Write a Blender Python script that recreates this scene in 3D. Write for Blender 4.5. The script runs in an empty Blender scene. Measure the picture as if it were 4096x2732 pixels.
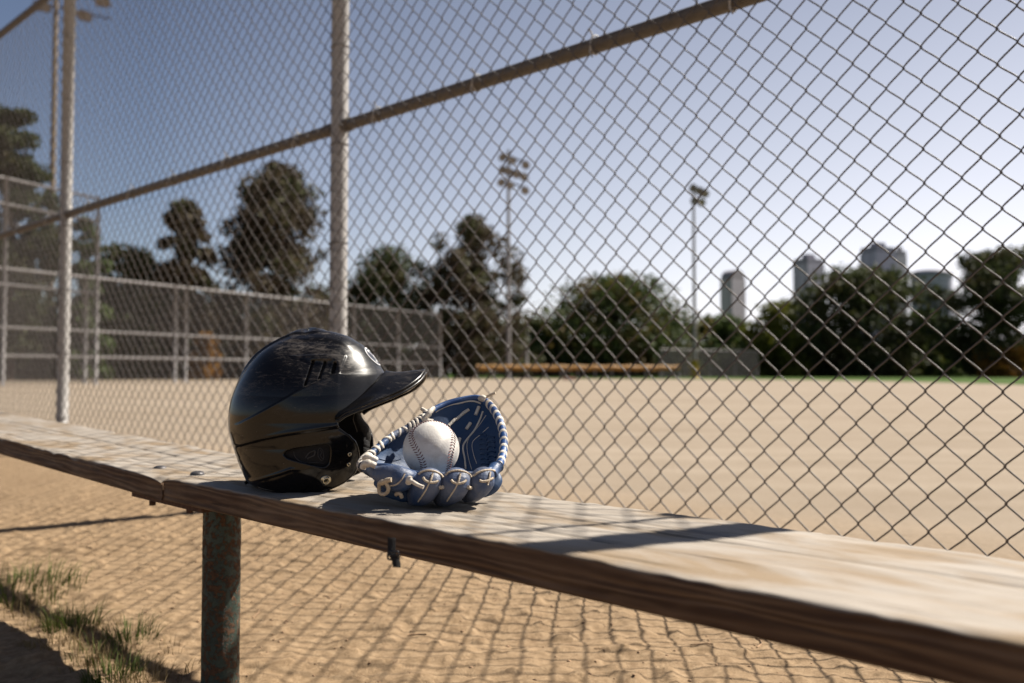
import bpy, math, random
import numpy as np
from mathutils import Vector, Matrix

# ------------------------------------------------------------------ camera, sky, sun, exposure
SC = bpy.context.scene
COL = SC.collection
H = 0.54                      # camera height above the ground
PITCH = 0.036
FPX = 0.8571 * 4096
cam_d = bpy.data.cameras.new("camera")
cam = bpy.data.objects.new("camera", cam_d)
COL.objects.link(cam)
cam.location = (0, 0, H)
cam.rotation_euler = (math.pi / 2 + PITCH, 0, 0)
cam_d.sensor_width = 36.0
cam_d.lens = 0.8571 * 36
cam_d.clip_start = 0.02
cam_d.clip_end = 6000
cam_d.dof.use_dof = True
cam_d.dof.focus_distance = 1.17
cam_d.dof.aperture_fstop = 4.2
SC.camera = cam

SUN_AZ = math.radians(64.5)   # to the right of +Y
SUN_EL = math.radians(48.0)
world = bpy.data.worlds.new("World")
SC.world = world
world.use_nodes = True
wn = world.node_tree
bg = wn.nodes["Background"]
sky = wn.nodes.new("ShaderNodeTexSky")
sky.sky_type = 'NISHITA'
sky.sun_disc = False
sky.sun_elevation = SUN_EL
sky.sun_rotation = SUN_AZ
sky.air_density = 1.0
sky.dust_density = 0.6
sky.ozone_density = 1.5
hs = wn.nodes.new("ShaderNodeHueSaturation")
hs.inputs["Saturation"].default_value = .90
tint = wn.nodes.new("ShaderNodeMix"); tint.data_type = 'RGBA'; tint.blend_type = 'MULTIPLY'
tint.inputs[0].default_value = 1.0
tint.inputs[7].default_value = (.98, .965, 1.04, 1)
wn.links.new(sky.outputs[0], hs.inputs["Color"])
wn.links.new(hs.outputs[0], tint.inputs[6])
# haze that whitens the sky low down, most of all towards the sun; deeper blue overhead
tcw = wn.nodes.new("ShaderNodeTexCoord")
sepw = wn.nodes.new("ShaderNodeSeparateXYZ"); wn.links.new(tcw.outputs["Generated"], sepw.inputs[0])


def wm(op, a, b=None):
    nd = wn.nodes.new("ShaderNodeMath"); nd.operation = op; nd.use_clamp = False
    for i, x in enumerate((a, b)):
        if x is None: continue
        if isinstance(x, (int, float)): nd.inputs[i].default_value = x
        else: wn.links.new(x, nd.inputs[i])
    return nd.outputs[0]


zc = wm('MAXIMUM', sepw.outputs[2], 0.0)
azd = wm('ADD', wm('MULTIPLY', sepw.outputs[0], math.sin(SUN_AZ)), wm('MULTIPLY', sepw.outputs[1], math.cos(SUN_AZ)))
azw = wm('MINIMUM', wm('MAXIMUM', wm('ADD', wm('MULTIPLY', azd, 1.32), -.03), 0.03), 1.0)
hf = wm('MULTIPLY', wm('POWER', 2.718, wm('MULTIPLY', zc, -3.3)), azw)
mxs = wn.nodes.new("ShaderNodeMix"); mxs.data_type = 'RGBA'
wn.links.new(hf, mxs.inputs[0])
wn.links.new(tint.outputs[2], mxs.inputs[6])
mxs.inputs[7].default_value = (15.2, 14.7, 15.2, 1)
drk = wm('SUBTRACT', 1.0, wm('MULTIPLY', wm('MINIMUM', wm('MULTIPLY', zc, 1.6), 1.0), .40))
mul = wn.nodes.new("ShaderNodeVectorMath"); mul.operation = 'SCALE'
wn.links.new(mxs.outputs[2], mul.inputs[0]); wn.links.new(wm('MULTIPLY', drk, .76), mul.inputs[3])
wn.links.new(mul.outputs[0], bg.inputs[0])
bg.inputs[1].default_value = 0.055
sun_d = bpy.data.lights.new("sun", 'SUN')
sun_d.energy = 5.0
sun_d.angle = math.radians(0.45)
sun_d.color = (1.0, 0.93, 0.82)
sun = bpy.data.objects.new("sun", sun_d)
COL.objects.link(sun)
SD = Vector((math.sin(SUN_AZ) * math.cos(SUN_EL), math.cos(SUN_AZ) * math.cos(SUN_EL), math.sin(SUN_EL)))
sun.rotation_euler = SD.to_track_quat('Z', 'Y').to_euler()
sun.location = (8, 5, 9)
SC.view_settings.view_transform = 'Standard'
SC.view_settings.look = 'None'
SC.view_settings.gamma = 1.0
SC.view_settings.exposure = 1.2
SC.cycles.use_denoising = True
SC.cycles.max_bounces = 8
SC.cycles.transparent_max_bounces = 8

rnd = random.Random(7)
rng = np.random.RandomState(7)
PI = math.pi


def V(*a):
    return Vector(a)


def pix(px, py, Y):
    """world point at forward distance Y on the sight line of a spot measured in the photograph"""
    u = (px - 2048) / FPX
    v = (1366 - py) / FPX
    dy = math.cos(PITCH) - v * math.sin(PITCH)
    dz = math.sin(PITCH) + v * math.cos(PITCH)
    return Vector((u * Y / dy, Y, H + dz * Y / dy))


# ------------------------------------------------------------------ mesh helpers
class MB:
    def __init__(self):
        self.v = []
        self.f = []
        self.n = 0
        self.smooth = []

    def add(self, verts, faces, smooth=True):
        verts = np.asarray(verts, dtype=float).reshape(-1, 3)
        self.v.append(verts)
        b = self.n
        for f in faces:
            self.f.append(tuple(int(i) + b for i in f))
            self.smooth.append(smooth)
        self.n += len(verts)

    def grid(self, P, closeu=False, closev=False, smooth=True, flip=False):
        """P: (nu, nv, 3)"""
        P = np.asarray(P, dtype=float)
        nu, nv = P.shape[:2]
        fs = []
        for i in range(nu if closeu else nu - 1):
            i2 = (i + 1) % nu
            for j in range(nv if closev else nv - 1):
                j2 = (j + 1) % nv
                q = (i * nv + j, i2 * nv + j, i2 * nv + j2, i * nv + j2)
                fs.append(q[::-1] if flip else q)
        self.add(P.reshape(-1, 3), fs, smooth)

    def tube(self, pts, r, n=8, caps=True, flat=1.0, up=None, closed=False, smooth=True):
        pts = [Vector(p) for p in pts]
        m = len(pts)
        rr = r if hasattr(r, '__len__') else [r] * m
        rings = []
        prev = None
        for i, p in enumerate(pts):
            if closed:
                t = (pts[(i + 1) % m] - pts[i - 1])
            else:
                t = pts[min(i + 1, m - 1)] - pts[max(i - 1, 0)]
            if t.length < 1e-9:
                t = Vector((0, 0, 1))
            t.normalize()
            if up is not None:
                a = Vector(up[i]) if hasattr(up[0], '__len__') else Vector(up)
                a = a - t * a.dot(t)
            elif prev is None:
                a = Vector((0, 0, 1)) if abs(t.z) < .9 else Vector((1, 0, 0))
                a = a - t * a.dot(t)
            else:
                a = prev - t * prev.dot(t)
            if a.length < 1e-6:
                a = t.orthogonal()
            a.normalize()
            prev = a
            b = t.cross(a)
            rings.append([p + (a * math.cos(2 * PI * k / n) * flat + b * math.sin(2 * PI * k / n)) * rr[i] for k in range(n)])
        P = np.array([[list(q) for q in ring] for ring in rings])
        b0 = self.n
        self.grid(P, closeu=closed, closev=True, smooth=smooth)
        if caps and not closed:
            self.f.append(tuple(b0 + k for k in range(n))[::-1]); self.smooth.append(False)
            self.f.append(tuple(b0 + (m - 1) * n + k for k in range(n))); self.smooth.append(False)

    def box(self, c, s, rot=None, smooth=False):
        c = Vector(c)
        vs = []
        for z in (-.5, .5):
            for y in (-.5, .5):
                for x in (-.5, .5):
                    p = Vector((x * s[0], y * s[1], z * s[2]))
                    if rot is not None:
                        p = rot @ p
                    vs.append(list(c + p))
        self.add(vs, [(0, 2, 3, 1), (4, 5, 7, 6), (0, 1, 5, 4), (2, 6, 7, 3), (0, 4, 6, 2), (1, 3, 7, 5)], smooth)

    def build(self, name, mat, parent=None, mw=None):
        me = bpy.data.meshes.new(name)
        v = np.concatenate(self.v) if self.v else np.zeros((0, 3))
        off = np.zeros(3)
        q = parent
        while q is not None:
            off = off + np.array(q.location)
            q = q.parent
        v = v - off
        me.from_pydata(v.tolist() if len(v) < 50000 else list(map(tuple, v)), [], self.f)
        me.polygons.foreach_set('use_smooth', self.smooth)
        me.update()
        o = bpy.data.objects.new(name, me)
        COL.objects.link(o)
        if mat:
            me.materials.append(mat)
        if parent is not None:
            o.parent = parent
        return o


def tag(o, label=None, cat=None, group=None, kind=None):
    if label: o["label"] = label
    if cat: o["category"] = cat
    if group: o["group"] = group
    if kind: o["kind"] = kind
    return o


def empty(name, loc, label=None, cat=None, group=None):
    o = bpy.data.objects.new(name, None)
    COL.objects.link(o)
    o.location = loc
    o.empty_display_size = .1
    return tag(o, label, cat, group)


def catmull(pts, n=8, closed=False):
    pts = np.array([list(p) for p in pts], dtype=float)
    m = len(pts)
    out = []
    for i in range(m if closed else m - 1):
        if closed:
            p0, p1, p2, p3 = pts[i - 1], pts[i], pts[(i + 1) % m], pts[(i + 2) % m]
        else:
            p0, p1, p2, p3 = pts[max(i - 1, 0)], pts[i], pts[i + 1], pts[min(i + 2, m - 1)]
        for k in range(n):
            t = k / n
            out.append(.5 * ((2 * p1) + (-p0 + p2) * t + (2 * p0 - 5 * p1 + 4 * p2 - p3) * t * t + (-p0 + 3 * p1 - 3 * p2 + p3) * t ** 3))
    if not closed:
        out.append(pts[-1])
    return np.array(out)


# value noise in numpy for real relief
def vnoise(P, seed=0):
    P = np.asarray(P, dtype=float)
    i = np.floor(P).astype(np.int64)
    f = P - i
    f = f * f * (3 - 2 * f)

    def h(a, b, c):
        n = (a * 374761393 + b * 668265263 + c * 1274126177 + seed * 974711) & 0xFFFFFFFF
        n = ((n ^ (n >> 13)) * 1103515245) & 0xFFFFFFFF
        n = (n ^ (n >> 16)) & 0xFFFF
        return n / 65535.0
    x, y, z = i[..., 0], i[..., 1], i[..., 2]
    fx, fy, fz = f[..., 0], f[..., 1], f[..., 2]
    r = 0
    for dx in (0, 1):
        for dy in (0, 1):
            for dz in (0, 1):
                w = (fx if dx else 1 - fx) * (fy if dy else 1 - fy) * (fz if dz else 1 - fz)
                r = r + w * h(x + dx, y + dy, z + dz)
    return r


def fbm(P, oct=4, seed=0):
    r = 0; a = .5; s = 1.0
    for o in range(oct):
        r = r + a * vnoise(np.asarray(P) * s, seed + o)
        a *= .5; s *= 2.03
    return r


# ------------------------------------------------------------------ material helpers
GAIN = .77


class Mat:
    def __init__(self, name, rough=.6, metal=0.0, spec=.5, base=(.5, .5, .5)):
        m = bpy.data.materials.new(name)
        m.use_nodes = True
        self.m = m
        self.t = m.node_tree
        self.p = self.t.nodes["Principled BSDF"]
        self.p.inputs["Roughness"].default_value = rough
        self.p.inputs["Metallic"].default_value = metal
        self.p.inputs["Specular IOR Level"].default_value = spec
        self.p.inputs["Base Color"].default_value = (*base, 1)
        self.tc = self.t.nodes.new("ShaderNodeTexCoord")

    def n(self, typ, **kw):
        nd = self.t.nodes.new(typ)
        for k, v in kw.items():
            setattr(nd, k, v)
        return nd

    def l(self, a, b):
        self.t.links.new(a, b)

    def coords(self, scale=(1, 1, 1), rot=(0, 0, 0), which='Object'):
        mp = self.n("ShaderNodeMapping")
        mp.inputs["Scale"].default_value = scale
        mp.inputs["Rotation"].default_value = rot
        self.l(self.tc.outputs[which], mp.inputs[0])
        return mp.outputs[0]

    def noise(self, co, scale, detail=4, rough=.5, dist=0.0):
        nd = self.n("ShaderNodeTexNoise")
        nd.inputs["Scale"].default_value = scale
        nd.inputs["Detail"].default_value = detail
        nd.inputs["Roughness"].default_value = rough
        nd.inputs["Distortion"].default_value = dist
        self.l(co, nd.inputs["Vector"])
        return nd.outputs["Fac"]

    def voro(self, co, scale, feature='F1', out="Distance"):
        nd = self.n("ShaderNodeTexVoronoi", feature=feature)
        nd.inputs["Scale"].default_value = scale
        self.l(co, nd.inputs["Vector"])
        return nd.outputs[out]

    def ramp(self, fac, stops):
        r = self.n("ShaderNodeValToRGB")
        cr = r.color_ramp
        while len(cr.elements) < len(stops):
            cr.elements.new(.5)
        for e, (p, c) in zip(cr.elements, stops):
            e.position = p
            e.color = (c[0] * GAIN, c[1] * GAIN, c[2] * GAIN, 1)
        self.l(fac, r.inputs[0])
        return r.outputs[0]

    def mix(self, fac, a, b, mode='MIX'):
        nd = self.n("ShaderNodeMix", data_type='RGBA', blend_type=mode)
        if isinstance(fac, (int, float)):
            nd.inputs[0].default_value = fac
        else:
            self.l(fac, nd.inputs[0])
        for s, x in ((6, a), (7, b)):
            if isinstance(x, tuple):
                nd.inputs[s].default_value = (x[0] * GAIN, x[1] * GAIN, x[2] * GAIN, 1)
            else:
                self.l(x, nd.inputs[s])
        return nd.outputs[2]

    def math(self, op, a, b=None):
        nd = self.n("ShaderNodeMath", operation=op)
        for i, x in enumerate((a, b)):
            if x is None: continue
            if isinstance(x, (int, float)):
                nd.inputs[i].default_value = x
            else:
                self.l(x, nd.inputs[i])
        return nd.outputs[0]

    def maprange(self, x, a, b, c, d):
        nd = self.n("ShaderNodeMapRange")
        self.l(x, nd.inputs[0])
        for i, q in enumerate((a, b, c, d)):
            nd.inputs[i + 1].default_value = q
        return nd.outputs[0]

    def bump(self, h, strength=.3, dist=.01):
        nd = self.n("ShaderNodeBump")
        nd.inputs["Strength"].default_value = strength
        nd.inputs["Distance"].default_value = dist
        self.l(h, nd.inputs["Height"])
        self.l(nd.outputs[0], self.p.inputs["Normal"])

    def color(self, c):
        self.l(c, self.p.inputs["Base Color"])

    def rough(self, c):
        self.l(c, self.p.inputs["Roughness"])


def simple(name, base, rough=.6, metal=0.0, var=.25, scale=30, bump=0.0, spec=.5, bscale=None):
    M = Mat(name, rough, metal, spec)
    co = M.coords()
    nz = M.noise(co, scale, 5, .6)
    lo = tuple(c * (1 - var) for c in base); hi = tuple(min(1, c * (1 + var)) for c in base)
    M.color(M.ramp(nz, [(.3, lo), (.7, hi)]))
    if bump:
        M.bump(M.noise(co, bscale or scale * 3, 4, .6), bump, .004)
    return M.m


# ------------------------------------------------------------------ materials
def mat_dirt():
    M = Mat("dirt", .95, 0, .15)
    co = M.coords()
    big = M.noise(co, .35, 4, .55)
    mid = M.noise(co, 3.0, 5, .6)
    fine = M.noise(co, 60, 6, .65)
    clod = M.noise(M.coords((1, 1.0, 1)), 26, 7, .68, .8)
    a = M.ramp(fine, [(.3, (.17, .112, .062)), (.5, (.285, .195, .115)), (.75, (.40, .29, .18))])
    b = M.mix(M.maprange(clod, .54, .70, 0, .55), a, (.15, .09, .05))
    c = M.mix(M.maprange(mid, .35, .65, 0, .4), b, (.34, .24, .145))
    # the playing field beyond the fence: pale, raked and smooth
    sep = M.n("ShaderNodeSeparateXYZ"); M.l(M.tc.outputs['Object'], sep.inputs[0])
    d = M.math('ADD', M.math('MULTIPLY', sep.outputs[0], .682), M.math('MULTIPLY', sep.outputs[1], .7314))
    wob = M.math('ADD', d, M.math('MULTIPLY', mid, .9))
    far = M.maprange(wob, 2.3, 3.6, 0, 1)
    streak = M.math('ADD', M.math('MULTIPLY', M.noise(M.coords((.25, 2.0, 1), (0, 0, .12)), 1.2, 6, .65), .6), M.math('MULTIPLY', M.noise(M.coords((.06, .5, 1), (0, 0, -.2)), 2.0, 4, .6), .4))
    fc = M.ramp(streak, [(.3, (.225, .178, .130)), (.5, (.295, .240, .182)), (.75, (.375, .312, .245))])
    fc2 = M.mix(M.maprange(M.math('ADD', M.math('MULTIPLY', big, .5), M.math('MULTIPLY', mid, .5)), .42, .62, 0, .7), fc, (.235, .182, .13))
    fc3 = M.mix(M.maprange(fine, .35, .75, 0, .35), fc2, (.345, .283, .218))
    M.color(M.mix(far, c, fc3))
    hh = M.math('ADD', M.math('MULTIPLY', fine, .35), clod)
    M.bump(hh, .6, .009)
    return M.m


def mat_lawn():
    M = Mat("lawn", .95, 0, .1)
    co = M.coords()
    nz = M.noise(co, .6, 5, .6)
    M.color(M.ramp(nz, [(.3, (.036, .072, .010)), (.7, (.062, .115, .016))]))
    M.bump(M.noise(co, 12, 4), .5, .05)
    return M.m


def mat_wood_top():
    """weathered plank; object x runs along the plank, y across, z up"""
    M = Mat("weathered_wood", .78, 0, .3)
    sep = M.n("ShaderNodeSeparateXYZ")
    M.l(M.tc.outputs['Object'], sep.inputs[0])
    geo = M.n("ShaderNodeNewGeometry")
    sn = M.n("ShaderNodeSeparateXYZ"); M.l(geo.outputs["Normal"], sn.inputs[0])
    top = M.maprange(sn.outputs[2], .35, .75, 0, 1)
    warp = M.coords((3.6, 22, 22))
    g1 = M.noise(warp, 2.0, 7, .5, .5)
    g2 = M.noise(M.coords((5, 160, 160)), 2.2, 6, .6, .2)
    blotch = M.noise(M.coords((2.4, 6, 6)), 1.9, 5, .6, .5)
    wav = M.n("ShaderNodeTexWave", wave_type='RINGS', rings_direction='X')
    wav.inputs["Scale"].default_value = 13
    wav.inputs["Distortion"].default_value = 13
    wav.inputs["Detail"].default_value = 6
    wav.inputs["Detail Scale"].default_value = .9
    M.l(M.coords((.32, 1.0, 3.0)), wav.inputs[0])
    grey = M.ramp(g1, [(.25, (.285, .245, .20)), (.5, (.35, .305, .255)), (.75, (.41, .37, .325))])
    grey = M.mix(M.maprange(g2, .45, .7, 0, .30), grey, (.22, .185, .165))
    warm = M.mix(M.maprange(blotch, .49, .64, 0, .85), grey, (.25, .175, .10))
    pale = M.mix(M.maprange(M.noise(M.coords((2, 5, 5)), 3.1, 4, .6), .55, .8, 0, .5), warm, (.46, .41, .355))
    # dark checks running with the grain
    ck = M.noise(M.coords((1.6, 70, 70)), 1.6, 3, .5, .15)
    chk = M.maprange(ck, .665, .70, 0, 1)
    # side faces: browner, grain lines
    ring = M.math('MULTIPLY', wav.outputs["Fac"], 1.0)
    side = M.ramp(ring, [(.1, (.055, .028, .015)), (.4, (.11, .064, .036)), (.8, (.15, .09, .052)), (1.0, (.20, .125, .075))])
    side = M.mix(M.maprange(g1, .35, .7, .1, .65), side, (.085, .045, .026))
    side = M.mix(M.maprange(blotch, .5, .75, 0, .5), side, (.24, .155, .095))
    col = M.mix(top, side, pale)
    M.color(M.mix(M.math('MULTIPLY', chk, .85), col, (.045, .025, .015)))
    hgt = M.math('SUBTRACT', M.math('ADD', M.math('MULTIPLY', g1, .5), M.math('MULTIPLY', g2, .4)), M.math('MULTIPLY', chk, 1.4))
    M.bump(hgt, .6, .003)
    M.rough(M.maprange(g1, .3, .7, .62, .9))
    return M.m


def mat_galv(name, base=(.42, .40, .38), rough=.42, metal=.75, rust=.15):
    M = Mat(name, rough, metal, .5)
    co = M.coords()
    sp = M.noise(co, 45, 6, .65)
    c = M.ramp(sp, [(.3, tuple(x * .72 for x in base)), (.7, tuple(min(1, x * 1.25) for x in base))])
    ru = M.maprange(M.noise(co, 9, 6, .7), .60, .72, 0, rust)
    M.color(M.mix(ru, c, (.16, .07, .035)))
    M.rough(M.maprange(sp, .3, .7, rough - .1, rough + .15))
    M.bump(sp, .12, .002)
    return M.m


def mat_leg():
    M = Mat("rusty_paint", .6, 0, .4)
    co = M.coords()
    n1 = M.noise(co, 85, 8, .72, .3)
    n2 = M.noise(co, 150, 6, .7)
    n3 = M.noise(co, 7, 4, .6)
    paint = M.ramp(n3, [(.3, (.020, .036, .030)), (.7, (.055, .092, .074))])
    rust = M.ramp(n2, [(.3, (.045, .022, .012)), (.6, (.13, .068, .034)), (.8, (.22, .125, .068))])
    mask = M.maprange(M.math('ADD', n1, M.math('MULTIPLY', n2, .35)), .66, .71, 0, 1)
    M.color(M.mix(mask, paint, rust))
    M.rough(M.maprange(mask, 0, 1, .38, .92))
    M.bump(M.math('ADD', M.math('MULTIPLY', mask, .6), M.math('MULTIPLY', n2, .7)), .7, .003)
    return M.m


def mat_shell():
    M = Mat("black_plastic", .12, 0, .36, (.006, .0055, .006))
    co = M.coords()
    smear = M.math('ADD', M.math('MULTIPLY', M.noise(M.coords((1, 1, 1.8), (0, .5, 0)), 13, 4, .6, .4), .45), M.math('MULTIPLY', M.noise(M.coords((1, 1, 3.5), (0, .7, 0)), 75, 8, .75, .6), .55))
    scr = M.noise(M.coords((9, 9, 90), (0.3, .9, 0)), 9, 3, .5, .7)
    scr2 = M.noise(M.coords((90, 9, 9), (0.1, .4, .6)), 7, 3, .5, .8)
    sep = M.n("ShaderNodeSeparateXYZ"); M.l(M.tc.outputs['Object'], sep.inputs[0])
    up = M.maprange(sep.outputs[2], .10, .17, 0, 1)          # dust settles on the crown and peak
    frn = M.math('MULTIPLY', up, M.maprange(sep.outputs[0], -.02, .08, 0, 1))
    d = M.math('MULTIPLY', M.maprange(smear, .50, .80, 0, 1), up)
    s = M.math('MULTIPLY', M.maprange(scr, .70, .745, 0, 1), M.maprange(smear, .45, .6, 0, .8))
    s2 = M.math('MULTIPLY', M.maprange(scr2, .71, .75, 0, 1), M.maprange(smear, .45, .6, 0, .8))
    dd = M.math('MINIMUM', M.math('ADD', d, M.math('ADD', s, s2)), 1.0)
    M.color(M.mix(M.math('MULTIPLY', dd, .62), (.007, .0065, .007), (.36, .31, .27)))
    M.rough(M.maprange(M.math('ADD', M.math('MULTIPLY', dd, .8), M.math('MULTIPLY', frn, .42)), 0, 1, .11, .62))
    M.bump(M.math('ADD', M.noise(co, 60, 3), M.math('MULTIPLY', s, -.5)), .03, .002)
    return M.m


def mat_leather(name, c1, c2, worn, wornamt=.5, rough=.5, bmp=.45):
    M = Mat(name, rough, 0, .45)
    co = M.coords()
    n1 = M.noise(co, 28, 6, .65, .5)
    n2 = M.noise(co, 7, 5, .6)
    crease = M.voro(co, 260)
    base = M.ramp(n1, [(.3, c1), (.7, c2)])
    M.color(M.mix(M.maprange(M.math('ADD', n1, M.math('MULTIPLY', n2, .8)), .76, 1.04, 0, wornamt), base, worn))
    M.bump(M.math('ADD', M.math('MULTIPLY', crease, .35), M.noise(co, 70, 6, .65, .4)), bmp, .0022)
    return M.m


def mat_foliage(name, dark, light, autumn=None, amt=0):
    M = Mat(name, .75, 0, .25)
    co = M.coords()
    n = M.noise(co, .55, 4, .6)
    n2 = M.noise(co, 3.0, 3, .6)
    c = M.ramp(M.math('ADD', M.math('MULTIPLY', n, .6), M.math('MULTIPLY', n2, .4)), [(.35, dark), (.65, light)])
    if autumn:
        c = M.mix(M.maprange(M.noise(co, .35, 3), .5, .62, 0, amt), c, autumn)
    M.color(c)
    # thin leaves let some light through
    tr = M.n("ShaderNodeBsdfTranslucent")
    M.l(c, tr.inputs[0])
    mx = M.n("ShaderNodeMixShader"); mx.inputs[0].default_value = .3
    out = M.t.nodes["Material Output"]
    M.l(M.p.outputs[0], mx.inputs[1]); M.l(tr.outputs[0], mx.inputs[2]); M.l(mx.outputs[0], out.inputs[0])
    return M.m


def mat_bark():
    M = Mat("bark", .9, 0, .2)
    n = M.noise(M.coords((6, 6, 1)), 2, 5, .6)
    M.color(M.ramp(n, [(.3, (.05, .034, .026)), (.7, (.14, .10, .075))]))
    return M.m


def mat_tower(name, base, floors, cols):
    M = Mat(name, .6, 0, .4)
    br = M.n("ShaderNodeTexBrick")
    br.offset = 0
    br.inputs["Color1"].default_value = (*[x * .62 for x in base], 1)
    br.inputs["Color2"].default_value = (*[x * .72 for x in base], 1)
    br.inputs["Mortar"].default_value = (*base, 1)
    br.inputs["Scale"].default_value = 1
    br.inputs["Mortar Size"].default_value = .7
    br.inputs["Brick Width"].default_value = cols
    br.inputs["Row Height"].default_value = floors
    sep = M.n("ShaderNodeSeparateXYZ"); M.l(M.tc.outputs['Object'], sep.inputs[0])
    cmb = M.n("ShaderNodeCombineXYZ")
    M.l(M.math('ADD', sep.outputs[0], sep.outputs[1]), cmb.inputs[0]); M.l(sep.outputs[2], cmb.inputs[1])
    M.l(cmb.outputs[0], br.inputs[0])
    M.color(br.outputs[0])
    return M.m


m_dirt = mat_dirt()
m_lawn = mat_lawn()
m_wood = mat_wood_top()
m_wire = mat_galv("galvanised_wire", (.095, .080, .073), .50, .15, .2)
m_post = mat_galv("galvanised_post", (.40, .385, .37), .5, .0, .10)
m_rail = mat_galv("galvanised_rail", (.125, .108, .092), .55, .1, .4)
m_bolt = mat_galv("dull_steel", (.10, .095, .10), .5, .5, .25)
m_rustnut = simple("rusty_steel", (.11, .055, .035), .85, .2, .4, 120, .4)
m_leg = mat_leg()
m_shell = mat_shell()
m_liner = simple("black_fabric", (.012, .011, .012), .9, 0, .5, 300, .5)
m_foam = simple("grey_foam", (.045, .040, .036), .95, 0, .4, 400, .6)
m_white = simple("white_print", (.72, .72, .72), .45, 0, .06, 60)
m_navy = simple("navy_print", (.02, .025, .05), .4, 0, .1, 60)
m_snap = mat_galv("snap_metal", (.75, .66, .48), .22, 1.0, .05)
m_blue = mat_leather("blue_leather", (.014, .046, .130), (.032, .095, .24), (.18, .18, .205), .6, .5)
m_bluein = mat_leather("dark_blue_leather", (.012, .044, .118), (.018, .072, .19), (.045, .056, .085), .4, .55, .15)
m_bluebr = mat_leather("bright_blue_leather", (.010, .055, .20), (.018, .10, .32), (.10, .14, .22), .5, .45)
m_lace = simple("rawhide_lace", (.60, .49, .36), .6, 0, .18, 90, .35)
m_lacew = simple("pale_lace", (.70, .63, .54), .6, 0, .12, 90, .35)
def mat_ball():
    M = Mat("ball_leather", .5, 0, .4)
    co = M.coords()
    n = M.noise(co, 34, 6, .65, .6)
    g = M.noise(co, 120, 5, .6)
    c = M.ramp(g, [(.3, (.72, .68, .63)), (.7, (.80, .765, .72))])
    M.color(M.mix(M.maprange(n, .54, .72, 0, .55), c, (.46, .38, .29)))
    M.bump(M.math('ADD', M.voro(co, 420), g), .14, .001)
    return M.m


m_ball = mat_ball()
m_thread = simple("red_thread", (.14, .022, .022), .7, 0, .3, 200)
m_web = simple("black_webbing", (.014, .013, .013), .85, 0, .4, 400, .6)
m_bark = mat_bark()

# ------------------------------------------------------------------ ground
ZFIELD = .045
AXF = math.radians(-47.0)
FD = V(math.sin(AXF), math.cos(AXF), 0)          # along the fence, away to the left
FN = V(FD.y, -FD.x, 0)                           # from the camera towards the fence
FDIST = 1.942


def fence_pt(s, z, off=0.0):
    p = FN * (FDIST + off) + FD * s
    return Vector((p.x, p.y, z))


def axis(lo, hi, fine_lo, fine_hi, step, grow=1.12):
    a = list(np.arange(fine_lo, fine_hi, step))
    s = step; x = fine_hi
    while x < hi:
        a.append(x); s *= grow; x += s
    a.append(hi)
    s = step; x = fine_lo - step
    b = []
    while x > lo:
        b.append(x); s *= grow; x -= s
    b.append(lo)
    return np.array(b[::-1] + a)


def ground_z(X, Y):
    P = np.stack([X, Y, X * 0], -1)
    fd = X * FN.x + Y * FN.y
    near = 1 / (1 + np.exp((fd - 2.5) * 4))
    dist = np.hypot(X, Y)
    fade = np.exp(-np.maximum(dist - 3, 0) / 4)
    z = (fbm(P * 2.2, 3, 3) - .45) * .035 * near
    c = fbm(P * 9, 4, 11)
    z += (c - .45) * .013 * near
    c2 = vnoise(P * 34, 21)
    z += (np.maximum(c2 - .58, 0)) * .022 * near
    c3 = fbm(P * 55, 2, 31)
    z += (c3 - .4) * .0065 * near
    foot = np.maximum(vnoise(np.stack([X * 3.1 + 9, Y * 5.2, X * 0], -1), 77) - .60, 0)
    z -= foot * .035 * near
    z *= fade
    z += ZFIELD / (1 + np.exp(-(fd - 1.15) * 6))
    z += .034 / (1 + np.exp((X + 1.0) * 5)) / (1 + np.exp(-(Y - 2.35) * 6)) * near
    return z


gx = axis(-900, 900, -1.7, 1.3, .0095, 1.10)
gy = axis(-60, 2500, .75, 2.9, .0095, 1.10)
GX, GY = np.meshgrid(gx, gy, indexing='ij')
mb = MB()
mb.grid(np.stack([GX, GY, ground_z(GX, GY)], -1))
tag(mb.build("ground", m_dirt), kind="structure")

# grass outfield: its near edge is an arc
mb = MB()
edge = [pix(px, py, 1) for px, py in ((900, 1511), (1500, 1513), (2048, 1514), (2600, 1516), (3100, 1519), (3496, 1524.6), (4096, 1540), (5200, 1600), (7200, 1720))]
ep = []
for p in edge:
    k = (H - ZFIELD) / (H - p.z)
    ep.append((p.x * k, p.y * k))
ec = catmull([(a, b, 0) for a, b in ep], 8)
P = []
for q in ec:
    d = Vector((q[0], q[1], 0)); dn = d.normalized()
    P.append([[d.x, d.y, ZFIELD + .004], [d.x + dn.x * 3, d.y + dn.y * 3, ZFIELD + .02], [d.x + dn.x * 900, d.y + dn.y * 900, ZFIELD + .025]])
mb.grid(P, flip=True)
tag(mb.build("outfield_lawn", m_lawn), kind="structure")

# ------------------------------------------------------------------ near chain-link fence
Z_MESH0 = H - .360
Z_TOP = H + 2.31
Z_RAIL = H + .920
DIAM = .0718
SP = 2.665
S_POSTS = [2.694 - SP, 2.694, 2.694 + SP, 2.694 + 2 * SP, 2.694 + 3 * SP]
fence = empty("chain_link_fence", fence_pt(2.694, 0), "tall galvanised chain-link fence with dark middle rail right behind the wooden bench", "fence")


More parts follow.
